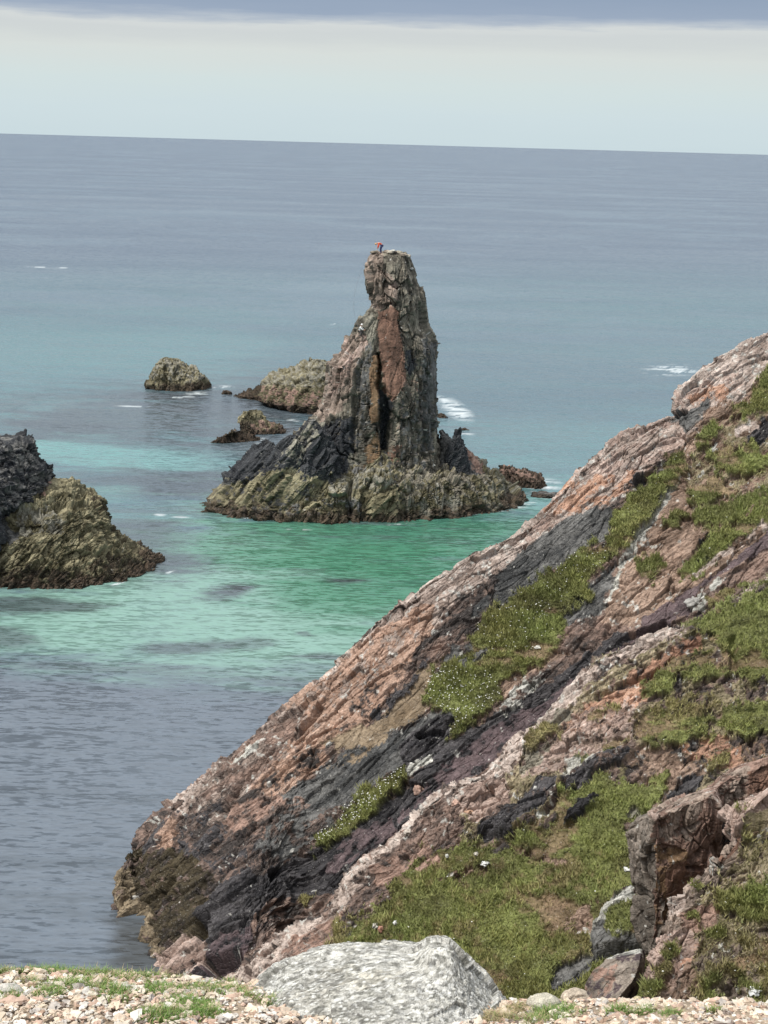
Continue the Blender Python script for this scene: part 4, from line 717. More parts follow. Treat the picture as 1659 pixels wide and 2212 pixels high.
block('rock_pillar', pil, 'brown', [('greyface', [(1340, 1700), (1416, 1740), (1419, 2070), (1340, 2070)], 3), ('brownslab', [(1418, 1830), (1480, 1830), (1490, 1960), (1420, 2000)], 8, .7), ('redslab', [(1440, 1870), (1520, 1850), (1520, 1930), (1440, 1940)], 6, .6), ('pink', [(1400, 1750), (1560, 1680), (1540, 1730), (1420, 1770)], 5, .7), ('pinkg', [(1420, 1745), (1530, 1700), (1530, 1800), (1440, 1830)], 6, .6)],
      'tall brown block with a grey left face, standing out of the slope like a pillar', 700, nrow=420, per=130, L=(2.0, 1.1, 1.1), amp=(.30, .22, .10, .035), macro=.35,
      feats=[(Z(7, [(915, 520), (1030, 530), (1090, 560), (1060, 600), (960, 640), (915, 700), (905, 600)]), -.22, 5), (Z(7, [(1110, 620), (1190, 520), (1200, 560), (1130, 640)]), -.15, 4), (Z(7, [(1110, 670), (1220, 660), (1215, 690), (1120, 690)]), -.3, 4), (Z(7, [(1040, 440), (1200, 340), (1205, 350), (1060, 460)]), -.2, 3)])
YQ = 59.5
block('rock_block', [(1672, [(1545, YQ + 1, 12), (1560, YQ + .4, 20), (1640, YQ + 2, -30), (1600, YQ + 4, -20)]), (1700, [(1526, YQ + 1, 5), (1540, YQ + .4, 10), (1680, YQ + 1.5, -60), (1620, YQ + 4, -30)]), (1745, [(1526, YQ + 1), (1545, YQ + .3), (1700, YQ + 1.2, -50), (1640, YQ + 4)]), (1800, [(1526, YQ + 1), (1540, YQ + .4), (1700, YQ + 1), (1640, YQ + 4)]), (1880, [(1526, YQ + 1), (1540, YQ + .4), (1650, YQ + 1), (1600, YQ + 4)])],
      'brown', [('black', [(1526, 1760), (1620, 1740), (1560, 1860), (1520, 1860)], 6, .8), ('pinkg', [(1526, 1680), (1620, 1650), (1620, 1720), (1540, 1740)], 6, .7), ('redslab', [(1620, 1670), (1700, 1640), (1700, 1700), (1620, 1720)], 5)], 'squat brown block behind the pillar, with deep shade painted in below', 720, nrow=260, per=90, amp=(.2, .15, .08, .03), macro=.25)  # the black region paints the recess shade into the block's colour
block('rock_wedge', [(1692, [(1660, 57.2, 8), (1680, 56.6, 6), (1720, 57.5), (1690, 59)]), (1726, [(1610, 57.2, 6), (1640, 56.4, 6), (1740, 57), (1690, 59)]), (1770, [(1571, 57), (1590, 56.3, 4), (1740, 56.5), (1690, 59)]), (1808, [(1575, 57), (1590, 56.3), (1700, 56.5), (1690, 59)]), (1850, [(1578, 57), (1590, 56.4), (1700, 56.5), (1690, 58)])],
      'pink', [('scrub', [(1600, 1760), (1700, 1720), (1700, 1900), (1600, 1850)], 5)], 'smooth salmon pink wedge of rock at the right edge, beside the brown block', 730, nrow=160, per=60, L=(2, 1, 1), amp=(.1, .08, .04, .02), macro=.1)
YS = 54.5
block('rock_slab', [(2052, [(1372, YS + 1.2, 8), (1384, YS + .9, 4), (1390, YS + 1.6), (1378, YS + 1.8)]), (2066, [(1310, YS + .9, 6), (1382, YS + .5, 2), (1392, YS + 1.6), (1330, YS + 2)]), (2090, [(1284, YS + .7, 4), (1378, YS + .1), (1390, YS + 1.2), (1320, YS + 2)]), (2120, [(1266, YS + .5), (1365, YS - .2), (1388, YS + .8), (1320, YS + 1.8)]), (2160, [(1258, YS + .3), (1330, YS - .5), (1372, YS + .5), (1320, YS + 1.6)]), (2200, [(1262, YS), (1310, YS - .7), (1350, YS), (1310, YS + 1)])],
      'purple', [('greyface', [(1240, 2050), (1400, 2040), (1400, 2160), (1240, 2200)], 6, .75), ('rib', [(1300, 2062), (1390, 2045), (1388, 2066), (1300, 2074)], 3, .9), ('brown', [(1240, 2100), (1330, 2090), (1310, 2180), (1240, 2190)], 6, .5)], 'flat purplish grey slab with a pale top edge, leaning below the pillar', 740, AXT, 260, 90, (1.2, .8, .8), (.07, .05, .03, .015), .1)
# ------------------------------------------------------------------ foreground ground
def plane_z(X, Y): return 36.17 - .245 * (Y - 5)
bx, bY = [], []
for x, y in [(-900, 2070), (-200, 2095), (40, 2099), (300, 2106), (380, 2119), (520, 2130), (1100, 2162), (1400, 2171), (1659, 2180), (2500, 2200)]:
    d = ray(x, y); k = (36.17 + .245 * 5 - CAMZ) / (d[2] + .245 * d[1]); q = CAM + d * k; bx.append(q[0]); bY.append(q[1])
bx, bY = np.array(bx), np.array(bY)
def brow(X): return np.interp(X, bx, bY)
def ground_z(X, Y):
    X = np.asarray(X, float); Y = np.asarray(Y, float); b = brow(X); z = plane_z(X, Y); t = np.maximum(Y - b, 0)
    prof = np.interp(t, [0, .3, 1, 3, 8, 20, 34, 46, 60], [0, .22, 1.1, 4, 10.5, 19, 28, 33, 39])
    z = np.where(Y > b, plane_z(X, b) - prof, z)
    return z + .02 * np.sin(X * 3.1 + 1) * np.cos(Y * 4.3)
def build_ground():
    xs = np.concatenate([np.linspace(-60, -3, 60), np.linspace(-2.9, 2.9, 420), np.linspace(3, 60, 60)])
    v = np.concatenate([np.linspace(-12, 3.6, 30), np.linspace(3.65, 6.6, 260), np.linspace(6.7, 60, 160)])
    G = np.zeros((len(v), len(xs), 3)); G[..., 0] = xs[None]; G[..., 1] = v[:, None]; P = G.reshape(-1, 3); P[:, 2] = ground_z(P[:, 0], P[:, 1])
    n = fbm(P * 6, 800, 4, .6); far = np.clip((P[:, 1] - 6.4) / 3, 0, 1)
    P[:, 2] += .012 * n + .03 * fbm(P * 1.4, 801, 3) * 1 + far * fbm(P * .5, 802, 5, .6) * .8
    c = np.array([.30, .235, .17]) * (1 + .4 * n[:, None]); c2 = np.array([.16, .13, .10]) * (1 + .5 * n[:, None]); c = c * (1 - far[:, None]) + c2 * far[:, None]
    m = rock_mat('gravel_ground', 30, .6, contrast=.4, bdist=.006)
    F = grid_faces(len(v), len(xs)); o = mesh_np('ground', P, F, m, col=np.clip(c, .02, .8)); tag(o, kind='structure')
build_ground()
# gravel: too many small stones to count
def ico(sub):
    import bmesh
    bm = bmesh.new(); bmesh.ops.create_icosphere(bm, subdivisions=sub, radius=1.0); V = np.array([v.co[:] for v in bm.verts]); F = np.array([[v.index for v in f.verts] for f in bm.faces]); bm.free(); return V, F
def build_gravel(n=20000):
    V0, F0 = ico(2); K = 24; bank = []
    for k in range(K):
        f, e, _ = facets(V0 * 1.1 + k * 5.3, 900 + k, 2.2); v = V0 * (1 + .55 * f + .1 * fbm(V0 * 2 + k, 930 + k, 2))[:, None]; bank.append(v * np.array([RNG.uniform(.8, 1.35), RNG.uniform(.7, 1.0), RNG.uniform(.38, .65)]))
    X = RNG.uniform(-1.75, 1.75, n); Y = 3.9 + RNG.random(n) ** .9 * 2.1; ok = Y < brow(X) + .12; X, Y = X[ok], Y[ok]; n = len(X)
    r = np.clip(RNG.lognormal(math.log(.0068), .50, n), .004, .030); z = ground_z(X, Y) + .010
    Vs, Fs, Cs = [], [], []; pal = np.array([[.56, .46, .36], [.62, .55, .45], [.50, .36, .28], [.42, .38, .34], [.66, .62, .56], [.36, .25, .18], [.24, .19, .16], [.58, .42, .32], [.60, .50, .38]])
    w = np.array([.2, .2, .13, .1, .12, .06, .05, .08, .12]); w /= w.sum(); pc = RNG.choice(len(pal), n, p=w)
    for k in range(n):
        a, b2 = RNG.uniform(0, 6.28), RNG.normal(0, .25); v = bank[RNG.integers(K)] * r[k]; ca, sa, cb, sb = math.cos(a), math.sin(a), math.cos(b2), math.sin(b2)
        v = np.stack([v[:, 0] * ca - v[:, 1] * sa, v[:, 0] * sa + v[:, 1] * ca, v[:, 2]], 1); v = np.stack([v[:, 0], v[:, 1] * cb - v[:, 2] * sb, v[:, 1] * sb + v[:, 2] * cb], 1)
        Vs.append(v + np.array([X[k], Y[k], z[k]])); Fs.append(F0 + k * len(V0)); Cs.append(np.tile(pal[pc[k]] * RNG.uniform(.75, 1.12), (len(V0), 1)))
    m = rock_mat('pebble_stone', 60, .5, contrast=.16, bdist=.002, speck=.15)
    tag(mesh_np('gravel', np.concatenate(Vs), np.concatenate(Fs), m, col=np.concatenate(Cs), smooth=False), 'cream and pink gravel covering the clifftop', None, None, 'stuff')
build_gravel()
def gpt(x, y, lift=0.0):
    d = ray(x, y); k = (36.17 + .245 * 5 - CAMZ) / (d[2] + .245 * d[1]); q = CAM + d * k; return q + np.array([0, 0, lift])
# boulders standing on the clifftop
M_BOULD = rock_mat('granite_boulder', 34, .8, contrast=.30, bdist=.006, speck=.55)
PAL['granite'] = ((.22, .215, .19), (.60, .59, .55), 1, .0); PAL['granwhite'] = ((.42, .42, .40), (.78, .78, .76), 1, 0); PAL['granyel'] = ((.30, .26, .17), (.58, .52, .40), 1, 0); PAL['granbr'] = ((.20, .18, .14), (.42, .39, .33), 1, 0)
def boulder_big():
    rows = [(2060, 925, 970, .02), (2063, 905, 980, .05), (2070, 890, 990, .10), (2076, 800, 998, .15), (2082, 755, 1002, .20), (2092, 690, 1012, .27), (2110, 620, 1028, .34), (2134, 570, 1052, .40), (2162, 538, 1082, .45), (2186, 518, 1098, .49), (2212, 498, 1104, .52), (2300, 450, 1112, .55), (2420, 440, 1110, .55)]
    Yb = 5.32; R = densify(rows, 520); PL = atY(R[:, 1], R[:, 0], Yb); PR = atY(R[:, 2], R[:, 0], Yb); C = (PL + PR) / 2; H = (PR - PL) / 2; D = R[:, 3]
    nper = 1000; ph = np.linspace(0, 2 * np.pi, nper, endpoint=False); p = .72; cx = np.sign(np.cos(ph)) * np.abs(np.cos(ph)) ** p; sy = np.sign(np.sin(ph)) * np.abs(np.sin(ph)) ** p
    G = C[:, None] + H[:, None] * cx[None, :, None]; G[..., 1] += D[:, None] * np.where(sy < 0, sy, sy * .7)[None, :]
    cap = np.array([C[0] + (G[0] - C[0]) * ((k + .3) / 8) for k in range(8)]); G = np.concatenate([cap, G]); P = G.reshape(-1, 3); px, py = proj(P)
    ax = axes_from((1, .1, .1), (0, -1, .4)); Pp = P * 6.0
    col, rel, gr = paint(Pp, px, py, 'granite', [('granwhite', [(880, 2130), (990, 2100), (1110, 2160), (1130, 2300), (820, 2300), (860, 2180)], 16, .6), ('granwhite', [(560, 2150), (720, 2080), (900, 2060), (780, 2110), (600, 2160)], 10, .6), ('granyel', [(680, 2120), (760, 2095), (850, 2120), (800, 2150), (700, 2160)], 12, .7), ('granbr', [(540, 2170), (720, 2130), (820, 2190), (780, 2260), (500, 2260)], 18, .65)], ax, 950, 22)
    Nn = grid_normals(G, True)
    for _ in range(60): Nn[1:-1] = .5 * Nn[1:-1] + .25 * (Nn[2:] + Nn[:-2])
    Nn /= np.linalg.norm(Nn, axis=-1, keepdims=True) + 1e-9; Nn = Nn.reshape(-1, 3); Cc_ = np.repeat(np.concatenate([np.repeat(C[:1], 8, 0), C]), nper, 0)
    if (Nn * (P - Cc_)).sum() < 0: Nn = -Nn
    P0 = P; P = P + Nn * .05
    f1, e1, _ = facets(P @ ax.T / np.array([.30, .22, .18]), 951, 1.5); f2, e2, _ = facets(P @ ax.T / np.array([.05, .03, .03]), 952, 1.3); f3, e3, _ = facets(P @ ax.T / np.array([.018, .011, .012]), 953, 1.3)
    d = .016 * f1 + .003 * f2 + .002 * f3 + .010 * fbm(P * 4, 954, 4) + .007 * fbm(P * 22, 955, 4, .65) - .002 * (1 - sstep(0, .08, e2))
    Pn = P0 + Nn * d[:, None]; Pn[:, 2] += .036 * np.exp(-((px - 952) / 40) ** 4) * (1 - sstep(2072, 2130, py)) + .010 * np.exp(-((px - 800) / 60) ** 4) * (1 - sstep(2080, 2140, py)); F = grid_faces(G.shape[0], nper, True); c = Pn[F]; nn = np.cross(c[:, 2] - c[:, 0], c[:, 3] - c[:, 1])
    if (nn * (c.mean(1) - Pn.mean(0))).sum() < 0: F = F[:, ::-1]
    _, _, cr = facets(P @ ax.T / np.array([.013, .008, .008]), 957); _, _, cr0 = facets(P @ ax.T / np.array([.034, .018, .016]), 958); lowc = fbm(P * 5, 959, 4, .6)[:, None]; col = np.array([.34, .332, .30]) * (1 + .5 * lowc) * .8 + col * .2; col = col * (.55 + .9 * cr0)[:, None]; spk = (cr < .16)[:, None] * .7; col = col * (1 - spk) + np.array([.12, .12, .10]) * spk; spk = (cr > .80)[:, None] * .6; col = col * (1 - spk) + np.array([.66, .66, .63]) * spk
    tag(mesh_np('boulder', Pn, F, M_BOULD, None, col), 'big speckled white and grey granite boulder in the foreground on the gravel', 'boulder')
boulder_big()
def fstone(x, y, wpx, hpx, colr, lab, seed, name='boulder', sq=.75, rot=0.0):
    q = gpt(x, y); r = wpx / 2 / FPX * np.dot(q - CAM, Fv); hh = hpx / wpx
    o = stone(name, q + np.array([0, .0, r * hh * .3]), r, seed, M_BOULD, colr, 5, (1, sq, hh * 1.05), rot=rot, fac=.16, sc=.9); tag(o, lab, 'stone', 'loose stones on the clifftop')
fstone(1172, 2176, 72, 42, (.46, .43, .35), 'rounded cream stone beside a grass tuft, right of the big boulder', 61)
fstone(1242, 2160, 58, 36, (.44, .37, .29), 'pointed buff stone behind the rounded cream stone', 64)
fstone(1378, 2162, 20, 15, (.48, .42, .27), 'small yellowish stone on the skyline of the gravel', 67)
fstone(1408, 2176, 46, 20, (.55, .49, .41), 'flat pale stone near the small yellowish stone', 69)
fstone(1420, 2205, 30, 18, (.20, .16, .13), 'dark brown stone at the bottom edge of the gravel', 71)
fstone(1460, 2207, 56, 22, (.52, .52, .50), 'flat whitish stone at the bottom edge beside the dark one', 73)
fstone(404, 2122, 30, 20, (.58, .54, .46), 'round cream stone on the gravel brow near the pink rocks', 75)
fstone(20, 2150, 60, 40, (.42, .40, .36), 'grey stone in the gravel at the left edge', 77)
fstone(110, 2168, 46, 20, (.30, .28, .25), 'flat grey stone in the gravel below the left grass tuft', 79)
fstone(600, 2122, 46, 16, (.52, .44, .34), 'flat tan stone left of the big boulder, by the brow', 81)
fstone(552, 2128, 34, 16, (.50, .40, .30), 'small flat pinkish stone on the brow left of the big boulder', 83)
fstone(440, 2160, 40, 14, (.46, .43, .38), 'flat pale stone half hidden by grass in the middle of the gravel', 85)

# ------------------------------------------------------------------ grass blades
def blade_mat(name):
    m, nt, b = newmat(name); at = N(nt, 'ShaderNodeAttribute', attribute_name='col'); nt.links.new(at.outputs['Color'], b.inputs['Base Color']); b.inputs['Roughness'].default_value = .6
    b.inputs['Specular IOR Level'].default_value = .3; return m
M_BLADE = blade_mat('grass_blade')
def blades(base, nrm, h, w, lean, colr, seg=1):
    """one triangle (seg 1) or a bent two part blade (seg 2) per row"""
    n = len(base); a = RNG.uniform(0, 2 * np.pi, n); side = np.stack([np.cos(a), np.sin(a), 0 * a], 1) * (w / 2)[:, None]
    a2 = RNG.uniform(0, 2 * np.pi, n); ld = np.stack([np.cos(a2), np.sin(a2), 0 * a2], 1) * (h * lean)[:, None]; up = nrm * .35 + np.array([0, 0, .65]); up /= np.linalg.norm(up, axis=1, keepdims=True)
    if seg == 1:
        V = np.stack([base - side, base + side, base + up * h[:, None] + ld], 1).reshape(-1, 3); F = np.arange(3 * n).reshape(-1, 3); C = np.repeat(colr, 3, 0)
    else:
        mid = base + up * (h * .6)[:, None] + ld * .35; tip = base + up * (h * .9)[:, None] + ld * 1.2
        V = np.stack([base - side, base + side, mid + side * .7, mid - side * .7, tip], 1).reshape(-1, 3); o = (np.arange(n) * 5)[:, None]
        F = np.concatenate([o + np.array([[0, 1, 2]]), o + np.array([[0, 2, 3]]), o + np.array([[3, 2, 4]])]); C = np.repeat(colr, 5, 0)
    return V, F, C
allb = []; flo = []
for k, (P, Nn, c, g) in enumerate(GRASS):
    n = [72000, 100000, 34000][k]; idx = RNG.integers(0, len(P), int(n * 1.6)); idx = idx[RNG.random(len(idx)) < g[idx] ** 1.5][:n]; n = len(idx); p = P[idx] + RNG.normal(0, .05, (n, 3)) - Nn[idx] * .03; cc = c[idx]
    clump = fbm(p * 1.3, 980, 4, .65); cl2 = fbm(p * .35, 983, 3); tone = RNG.uniform(.9, 1.7, n) * (1 + .5 * clump)
    dry = np.clip(RNG.random(n) * .7 + 1.2 * cl2 + .15, 0, 1)[:, None] * .65
    colr = (cc * (1 - dry) + np.array([.21, .185, .075]) * dry) * tone[:, None]; colr[:, 1] *= 1.06
    V, F, C = blades(p, Nn[idx], RNG.uniform(.05, .22, n) * np.clip(1 + 1.4 * clump, .3, 2.2), RNG.uniform(.03, .075, n), .55, np.clip(colr, .01, .5)); allb.append((V, F, C))
    px, py = proj(P); gi = np.nonzero(g > .8)[0]; flo.append(P[RNG.choice(gi, 30)] + Nn[0] * .1)
    if k == 0:
        for poly, m in [(Z(6, [(130, 400), (250, 380), (420, 420), (470, 520), (250, 690), (195, 690), (240, 600), (120, 500)]), 240), (Z(6, [(330, 150), (480, 120), (700, 60), (640, 300), (400, 300)]), 90), (Z(5, [(1070, 1150), (1230, 960), (1400, 830), (1540, 760), (1560, 800), (1430, 900), (1330, 1000), (1200, 1080)]), 170), (Z(4, [(0, 1900), (180, 1760), (560, 1580), (600, 1700), (250, 2000), (0, 2074)]), 70)]:
            ins = np.nonzero(sdpoly(px, py, poly) > -2)[0]
            if len(ins): flo.append(P[RNG.choice(ins, m)] + Nn[0] * .1)
    elif 0: flo.append(P[RNG.choice(len(P), 70)] + Nn[0] * .1)
off = 0; Vs, Fs, Cs = [], [], []
for V, F, C in allb: Vs.append(V); Fs.append(F + off); Cs.append(C); off += len(V)
tag(mesh_np('grass', np.concatenate(Vs), np.concatenate(Fs), M_BLADE, None, np.concatenate(Cs), smooth=False), 'short green turf on the rocky slopes', None, None, 'stuff')
# white flower heads in the turf
fp = np.concatenate(flo) + np.array([0, -.05, .12]); V0, F0 = ico(1); n = len(fp); rr = RNG.uniform(.018, .042, n)
V = (V0[None] * rr[:, None, None] * np.array([1, 1, .6]) + fp[:, None]).reshape(-1, 3); F = (F0[None] + (np.arange(n) * len(V0))[:, None, None]).reshape(-1, 3)
tag(mesh_np('flowers', V, F, flat_mat('white_petal', (.78, .78, .72)), None, None), 'small white flower heads dotted over the turf', None, None, 'stuff')
# turf tufts growing in the clifftop gravel
def fore_grass():
    bl = []
    tufts = [(115, 2092, 88, 16, 1900, 0), (215, 2108, 95, 13, 1500, .3), (330, 2116, 60, 9, 600, .4), (160, 2140, 95, 14, 1500, .15), (105, 2158, 40, 10, 500, .1), (255, 2160, 50, 20, 800, .1), (345, 2150, 40, 16, 700, 0), (460, 2148, 95, 14, 1300, .25), (410, 2185, 60, 18, 1200, 0), (350, 2205, 70, 16, 1200, 0),
             (640, 2150, 24, 5, 200, .5), (535, 2160, 30, 8, 300, .2), (610, 2170, 55, 9, 800, .25), (20, 2160, 30, 12, 350, .2), (10, 2105, 26, 6, 300, .2), (500, 2124, 22, 5, 250, .3), (700, 2140, 16, 5, 200, .4), (1200, 2192, 55, 16, 1500, 0), (1150, 2205, 40, 10, 700, .6), (1080, 2195, 45, 12, 900, .95), (1120, 2180, 25, 10, 400, .9),
             (1335, 2194, 34, 8, 500, .1), (1392, 2198, 30, 6, 400, .1), (1450, 2206, 26, 8, 400, .1), (1540, 2200, 16, 3, 120, .4), (440, 2200, 50, 12, 800, .1), (395, 2112, 30, 5, 250, .3), (60, 2128, 30, 6, 200, .5), (260, 2128, 60, 6, 400, .5)]
    for x, y, rx, ry, n, dry in tufts:
        n = int(n * 1.0); a = RNG.uniform(0, 6.28, n); r = RNG.random(n) ** .6; X = x + rx * r * np.cos(a) + RNG.normal(0, rx * .12, n); Yp = y + ry * r * np.sin(a) + RNG.normal(0, ry * .15, n)
        q = np.array([gpt(u, v) for u, v in zip(X, Yp)]); q[:, 1] = np.minimum(q[:, 1], brow(q[:, 0]) + .03); q[:, 2] = ground_z(q[:, 0], q[:, 1])
        h = RNG.uniform(.012, .040, n) * (1.25 - .6 * r); w = RNG.uniform(.0018, .0038, n); t = RNG.random(n)[:, None]
        g1 = np.array([.085, .16, .028]) * (1 - t) + np.array([.20, .30, .075]) * t; dd = (RNG.random(n) < dry * .8 + .10)[:, None]; cc = np.where(dd, np.array([.36, .30, .16]) * RNG.uniform(.7, 1.2, (n, 1)), g1)
        bl.append(blades(q, np.tile([0, 0, 1.0], (n, 1)), h, w, .75, cc, 2))
    off = 0; Vs, Fs, Cs = [], [], []
    for V, F, C in bl: Vs.append(V); Fs.append(F + off); Cs.append(C); off += len(V)
    tag(mesh_np('grass', np.concatenate(Vs), np.concatenate(Fs), M_BLADE, None, np.concatenate(Cs), smooth=False), 'short grass growing through the clifftop gravel', None, None, 'stuff')
fore_grass()

# ------------------------------------------------------------------ loose stones on the slope
def slope_hit(x, y):
    """nearest visible slope point at a view position"""
    dg = bpy.context.evaluated_depsgraph_get(); d = ray(x, y); ok, loc, n, i, ob, _ = scene.ray_cast(dg, Vector(CAM + d * 8), Vector(d).normalized()); return (np.array(loc) if ok else None)
SL = [(1047, 1868, 15, 11, (.62, .62, .6), 'white stone lying in the grass, the brightest one in the middle of the turf', .8), (854, 1996, 9, 10, (.66, .66, .64), 'small white stone in the lower turf, above the big boulder', .9), (810, 2002, 13, 9, (.50, .48, .43), 'pale grey stone in the lower turf, left of the small white stone', .8),
      (822, 2010, 12, 14, (.34, .18, .13), 'reddish brown stone among the lower turf stones', 1.0), (1028, 1846, 9, 7, (.45, .42, .36), 'dull pale stone above the brightest white stone', .8), (1355, 1878, 14, 5, (.60, .60, .57), 'thin white stone beside the grey face of the pillar', .5),
      (1630, 2145, 26, 14, (.55, .56, .55), 'flat whitish stone in the scrub at the lower right corner', .5), (905, 1712, 22, 22, (.36, .24, .19), 'upright brown rock on the rim of the grassy slope', 1.3), (985, 1738, 18, 14, (.42, .28, .22), 'pinkish rock in a turf hollow near the pale rim', .9), (1010, 1755, 22, 10, (.40, .25, .17), 'orange brown rock lying below the pink outcrop', .6),
      (880, 1800, 16, 14, (.5, .44, .38), 'pale rock at the foot of the rim with lichen', .9), (965, 1850, 8, 8, (.5, .5, .46), 'tiny pale stone in the turf left of centre', .9), (1160, 1400, 14, 7, (.5, .49, .44), 'pale stone perched on the dark band below the turf', .7), (1496, 1306, 30, 20, (.30, .29, .27), 'grey lichen spotted block wedged on the purple band', .8)]
for k, (x, y, wpx, hpx, cc, lab, sq) in enumerate(SL):
    h = slope_hit(x, y)
    if h is None: continue
    r = wpx / 2 / FPX * float(np.dot(h - CAM, Fv)); o = stone('stone', h + np.array([0, 0, r * hpx / wpx * .35]), r, 1200 + 3 * k, M_BLOCK, cc, 4, (1, .9, hpx / wpx), rot=k, fac=.5); tag(o, lab, 'stone', 'loose stones on the slopes')
# ------------------------------------------------------------------ climbers
def skin_body(name, V, E, R, mat, parent, sub=2, root=0):
    me = bpy.data.meshes.new(name); me.from_pydata([tuple(v) for v in V], E, []); me.materials.append(mat)
    o = bpy.data.objects.new(name, me); COL.objects.link(o)
    sk = o.modifiers.new('skin', 'SKIN'); sk.use_smooth_shade = True
    if not me.skin_vertices: me.attributes.new if False else None
    lay = me.skin_vertices[0] if len(me.skin_vertices) else None
    if lay is None:
        bpy.context.view_layer.objects.active = o; o.select_set(True); bpy.ops.mesh.customdata_skin_add(); o.select_set(False); lay = me.skin_vertices[0]
    for i, r in enumerate(R):
        r = r if isinstance(r, tuple) else (r, r); lay.data[i].radius = r; lay.data[i].use_root = (i == root)
    s = o.modifiers.new('sub', 'SUBSURF'); s.levels = sub; s.render_levels = sub
    o.parent = parent; return o
def chain(*ns): return [(a, b) for a, b in zip(ns[:-1], ns[1:])]
def person(loc, J, rotz, lab, m_top, m_leg, m_hel, group, harness=None):
    """J: joint dictionary in metres, x to the right of the picture before turning"""
    root = empty('person', loc, lab, 'person', group); root.rotation_euler = (0, 0, rotz)
    sk = flat_mat('skin', (.45, .27, .19), .55, .08)
    V, E, R = [], [], []
    def add(p, r): V.append(p); R.append(r); return len(V) - 1
    pel = add(J['pelvis'], (.13, .10)); sp = add(J['spine'], (.12, .095)); ch = add(J['chest'], (.15, .10)); nk = add(J['neck'], .055); 
    hd = np.array(J['head'], float); hn = hd - np.array(J['neck']); hn /= np.linalg.norm(hn); f = np.array(J['face'], float)
    h1 = add(tuple(hd - hn * .05), .075); h2 = add(tuple(hd + hn * .03), .092); h3 = add(tuple(hd + hn * .09), .07)
    E += chain(pel, sp, ch, nk, h1, h2, h3); nose = add(tuple(hd + f * .108 - hn * .01), .014); E += [(h2, nose)]
    for s in ('l', 'r'):
        sh = add(J['sh' + s], .06); el = add(J['el' + s], .042); wr = add(J['wr' + s], .028); E += chain(ch, sh, el, wr)
        w = np.array(J['wr' + s], float); dvec = w - np.array(J['el' + s], float); dvec /= np.linalg.norm(dvec); side = np.cross(dvec, f if abs(np.dot(dvec, f)) < .9 else np.array([0, 0, 1.0])); side /= np.linalg.norm(side); bend = np.cross(side, dvec)
        palm = add(tuple(w + dvec * .06), (.036, .018)); E.append((wr, palm))
        for q, ln in zip((-.027, -.009, .009, .027), (.060, .072, .068, .052)):
            a = add(tuple(w + dvec * .095 + side * q), .0095); b = add(tuple(w + dvec * (.095 + ln * .5) + side * q * 1.15 + bend * .008), .0085); c = add(tuple(w + dvec * (.095 + ln * .8) + side * q * 1.2 + bend * .03), .007); E += chain(palm, a, b, c)
        t1 = add(tuple(w + dvec * .05 + side * -.04), .011); t2 = add(tuple(w + dvec * .085 + side * -.06 + bend * .015), .009); E += chain(palm, t1, t2)
        hp = add(J['hp' + s], .09); kn = add(J['kn' + s], .055); an = add(J['an' + s], .038); he = add(J['to' + s], .035); E += chain(pel, hp, kn, an, he)
    skin_body('body', V, E, R, sk, root)
    # jacket, trousers, boots, helmet follow the body
    V2 = [J['pelvis'], J['spine'], J['chest'], J['neck']]; R2 = [(.155, .12), (.15, .12), (.18, .13), (.075, .075)]; E2 = chain(0, 1, 2, 3)
    for s in ('l', 'r'):
        k = len(V2); w = np.array(J['wr' + s]); e = np.array(J['el' + s]); V2 += [J['sh' + s], J['el' + s], tuple(e + (w - e) * .9)]; R2 += [.085, .062, .045]; E2 += [(2, k), (k, k + 1), (k + 1, k + 2)]
    skin_body('jacket', V2, E2, R2, m_top, root)
    V3 = [J['pelvis']]; R3 = [(.15, .12)]; E3 = []
    for s in ('l', 'r'):
        k = len(V3); V3 += [J['hp' + s], J['kn' + s], J['an' + s]]; R3 += [.112, .075, .055]; E3 += [(0, k), (k, k + 1), (k + 1, k + 2)]
    skin_body('trousers', V3, E3, R3, m_leg, root)
    for s in ('l', 'r'):
        a = np.array(J['an' + s]); t = np.array(J['to' + s]); skin_body('boot', [tuple(a), tuple(a + (t - a) * .35 + np.array([0, 0, -.03])), tuple(t)], chain(0, 1, 2), [.055, .055, .042], flat_mat('boot_leather', (.05, .045, .04)), root)
    V0, F0 = ico(3); up = hn - f * .12; up /= np.linalg.norm(up); V1 = V0 * .128; keep = (V0 @ up) > -.08; V1 = np.where(keep[:, None], V1, V1 - (V1 @ up)[:, None] * up * .85 * 1.0)
    o = mesh_np('helmet', V1 + hd + hn * .035, F0, m_hel, root)
    if harness: skin_body('harness', [tuple(np.array(J['pelvis']) + np.array(q)) for q in ((-.13, -.1, .04), (.0, -.15, .05), (.13, -.1, .04), (.13, .1, .04), (0, .15, .05), (-.13, .1, .04))], chain(0, 1, 2, 3, 4, 5, 0), [.03] * 6, harness, root)
    return root
m_or = flat_mat('orange_jacket', (.72, .09, .035)); m_wh = flat_mat('white_shirt', (.72, .72, .70)); m_bl = flat_mat('navy_cloth', (.035, .045, .13)); m_dk = flat_mat('dark_cloth', (.06, .055, .055)); m_hy = flat_mat('tan_helmet', (.60, .36, .14)); m_hw = flat_mat('white_helmet', (.75, .75, .74)); m_hr = flat_mat('harness_web', (.04, .05, .14))
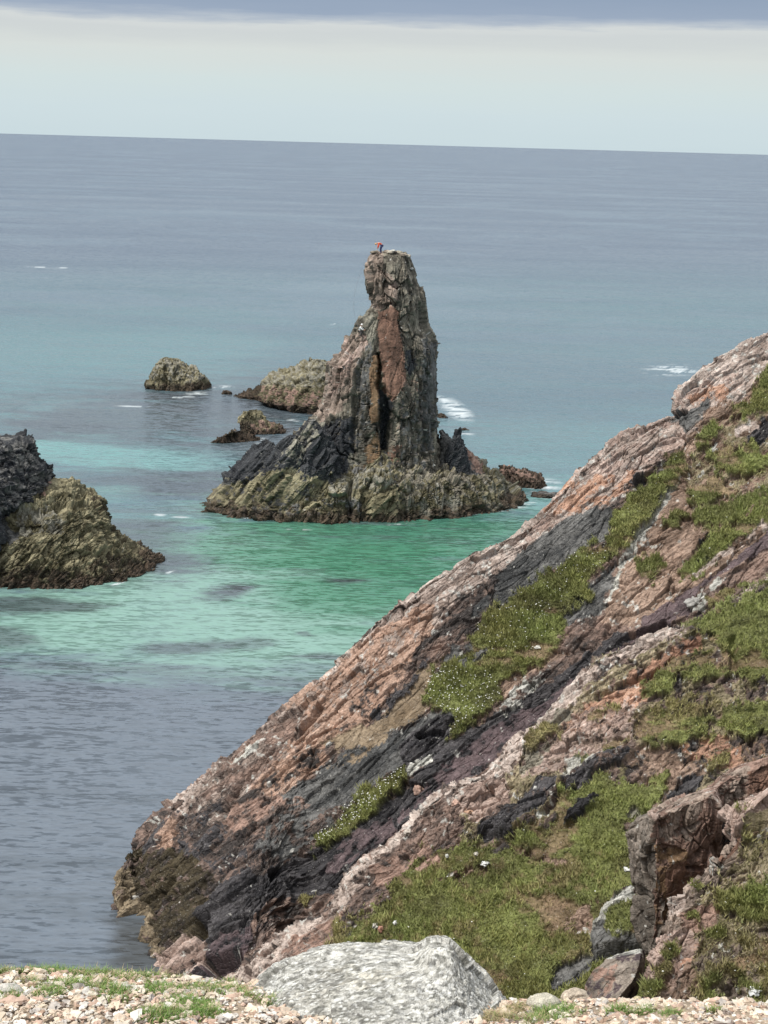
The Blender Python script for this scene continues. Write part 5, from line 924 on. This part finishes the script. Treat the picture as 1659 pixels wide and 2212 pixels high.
J1 = dict(pelvis=(.12, 0, .90), spine=(.0, 0, 1.06), chest=(-.20, 0, 1.14), neck=(-.36, 0, 1.12), head=(-.48, 0, 1.05), face=(-.45, 0, -.89), shl=(-.22, -.19, 1.11), shr=(-.22, .19, 1.11), ell=(-.24, -.24, .82), elr=(-.26, .24, .84), wrl=(-.30, -.14, .58), wrr=(-.34, .14, .60),
          hpl=(.12, -.10, .86), hpr=(.12, .10, .86), knl=(.02, -.12, .47), knr=(-.04, .13, .48), anl=(.06, -.12, .07), anr=(.02, .14, .07), tol=(-.14, -.13, .03), tor=(-.18, .15, .03))
top = atY(822, 544, YC - 1.6)
h = slope_hit(821, 550)
if h is not None: top = np.array([top[0], h[1] + .5, 0]); 
def drop_on(X, Y, z0=60):
    dg = bpy.context.evaluated_depsgraph_get(); ok, loc, n, i, ob, _ = scene.ray_cast(dg, Vector((X, Y, z0)), Vector((0, 0, -1))); return loc[2] if ok else None
zt = drop_on(top[0], top[1]); Jt = J1
person((top[0], top[1], (zt if zt else top[2]) + .0), J1, .12, 'person in an orange jacket and tan helmet bending over on top of the sea stack', m_or, m_bl, m_hy, 'climbers on the sea stack', m_hr)
J2 = dict(pelvis=(-.02, 0, .42), spine=(.0, 0, .58), chest=(.07, 0, .78), neck=(.14, 0, .95), head=(.19, 0, 1.07), face=(.8, -.3, -.5), shl=(.08, -.18, .86), shr=(.10, .18, .87), ell=(.24, -.24, .66), elr=(.28, .2, .66), wrl=(.44, -.18, .56), wrr=(.48, .12, .58),
          hpl=(-.02, -.10, .38), hpr=(-.02, .10, .38), knl=(.22, -.17, .22), knr=(.28, .12, .30), anl=(-.02, -.2, -.12), anr=(.12, .14, -.06), tol=(.14, -.24, -.16), tor=(.26, .16, -.10))
h = slope_hit(779, 724)
if h is None: h = atY(779, 722, YC - 1.5)
person((h[0] - .1, h[1] - .35, h[2] + .05), J2, -.15, 'person in a white top and white helmet crouching on the left flank of the stack', m_wh, m_dk, m_hw, 'climbers on the sea stack')
# climbing rope from the notch down to the white climber
def tube(name, pts, r, mat, lab=None, cat=None):
    P = np.array(pts); T = np.gradient(P, axis=0); T /= np.linalg.norm(T, axis=1, keepdims=True); A = np.cross(T, [0.3, 1, .2]); A /= np.linalg.norm(A, axis=1, keepdims=True); B = np.cross(T, A)
    an = np.linspace(0, 2 * np.pi, 6, endpoint=False)[None, :, None]; G = P[:, None] + r * (A[:, None] * np.cos(an) + B[:, None] * np.sin(an))
    o = mesh_np(name, G.reshape(-1, 3), grid_faces(len(P), 6, True), mat)
    return tag(o, lab, cat)
hp = np.array([h[0] - .15, h[1] - .4, h[2] + .5]); tp = np.array([float(atY(800, 560, YC)[0]) - .5, top[1] + .6, (zt or 28) - .6])
pts = [tuple(tp + (hp - tp) * t + np.array([-.9 * math.sin(math.pi * t), -.3 * math.sin(math.pi * t), -.5 * math.sin(math.pi * t)])) for t in np.linspace(0, 1, 24)]
tube('climbing_rope', pts, .012, flat_mat('rope', (.15, .17, .2)), 'thin dark rope hanging beside the stack between the two climbers', 'rope')
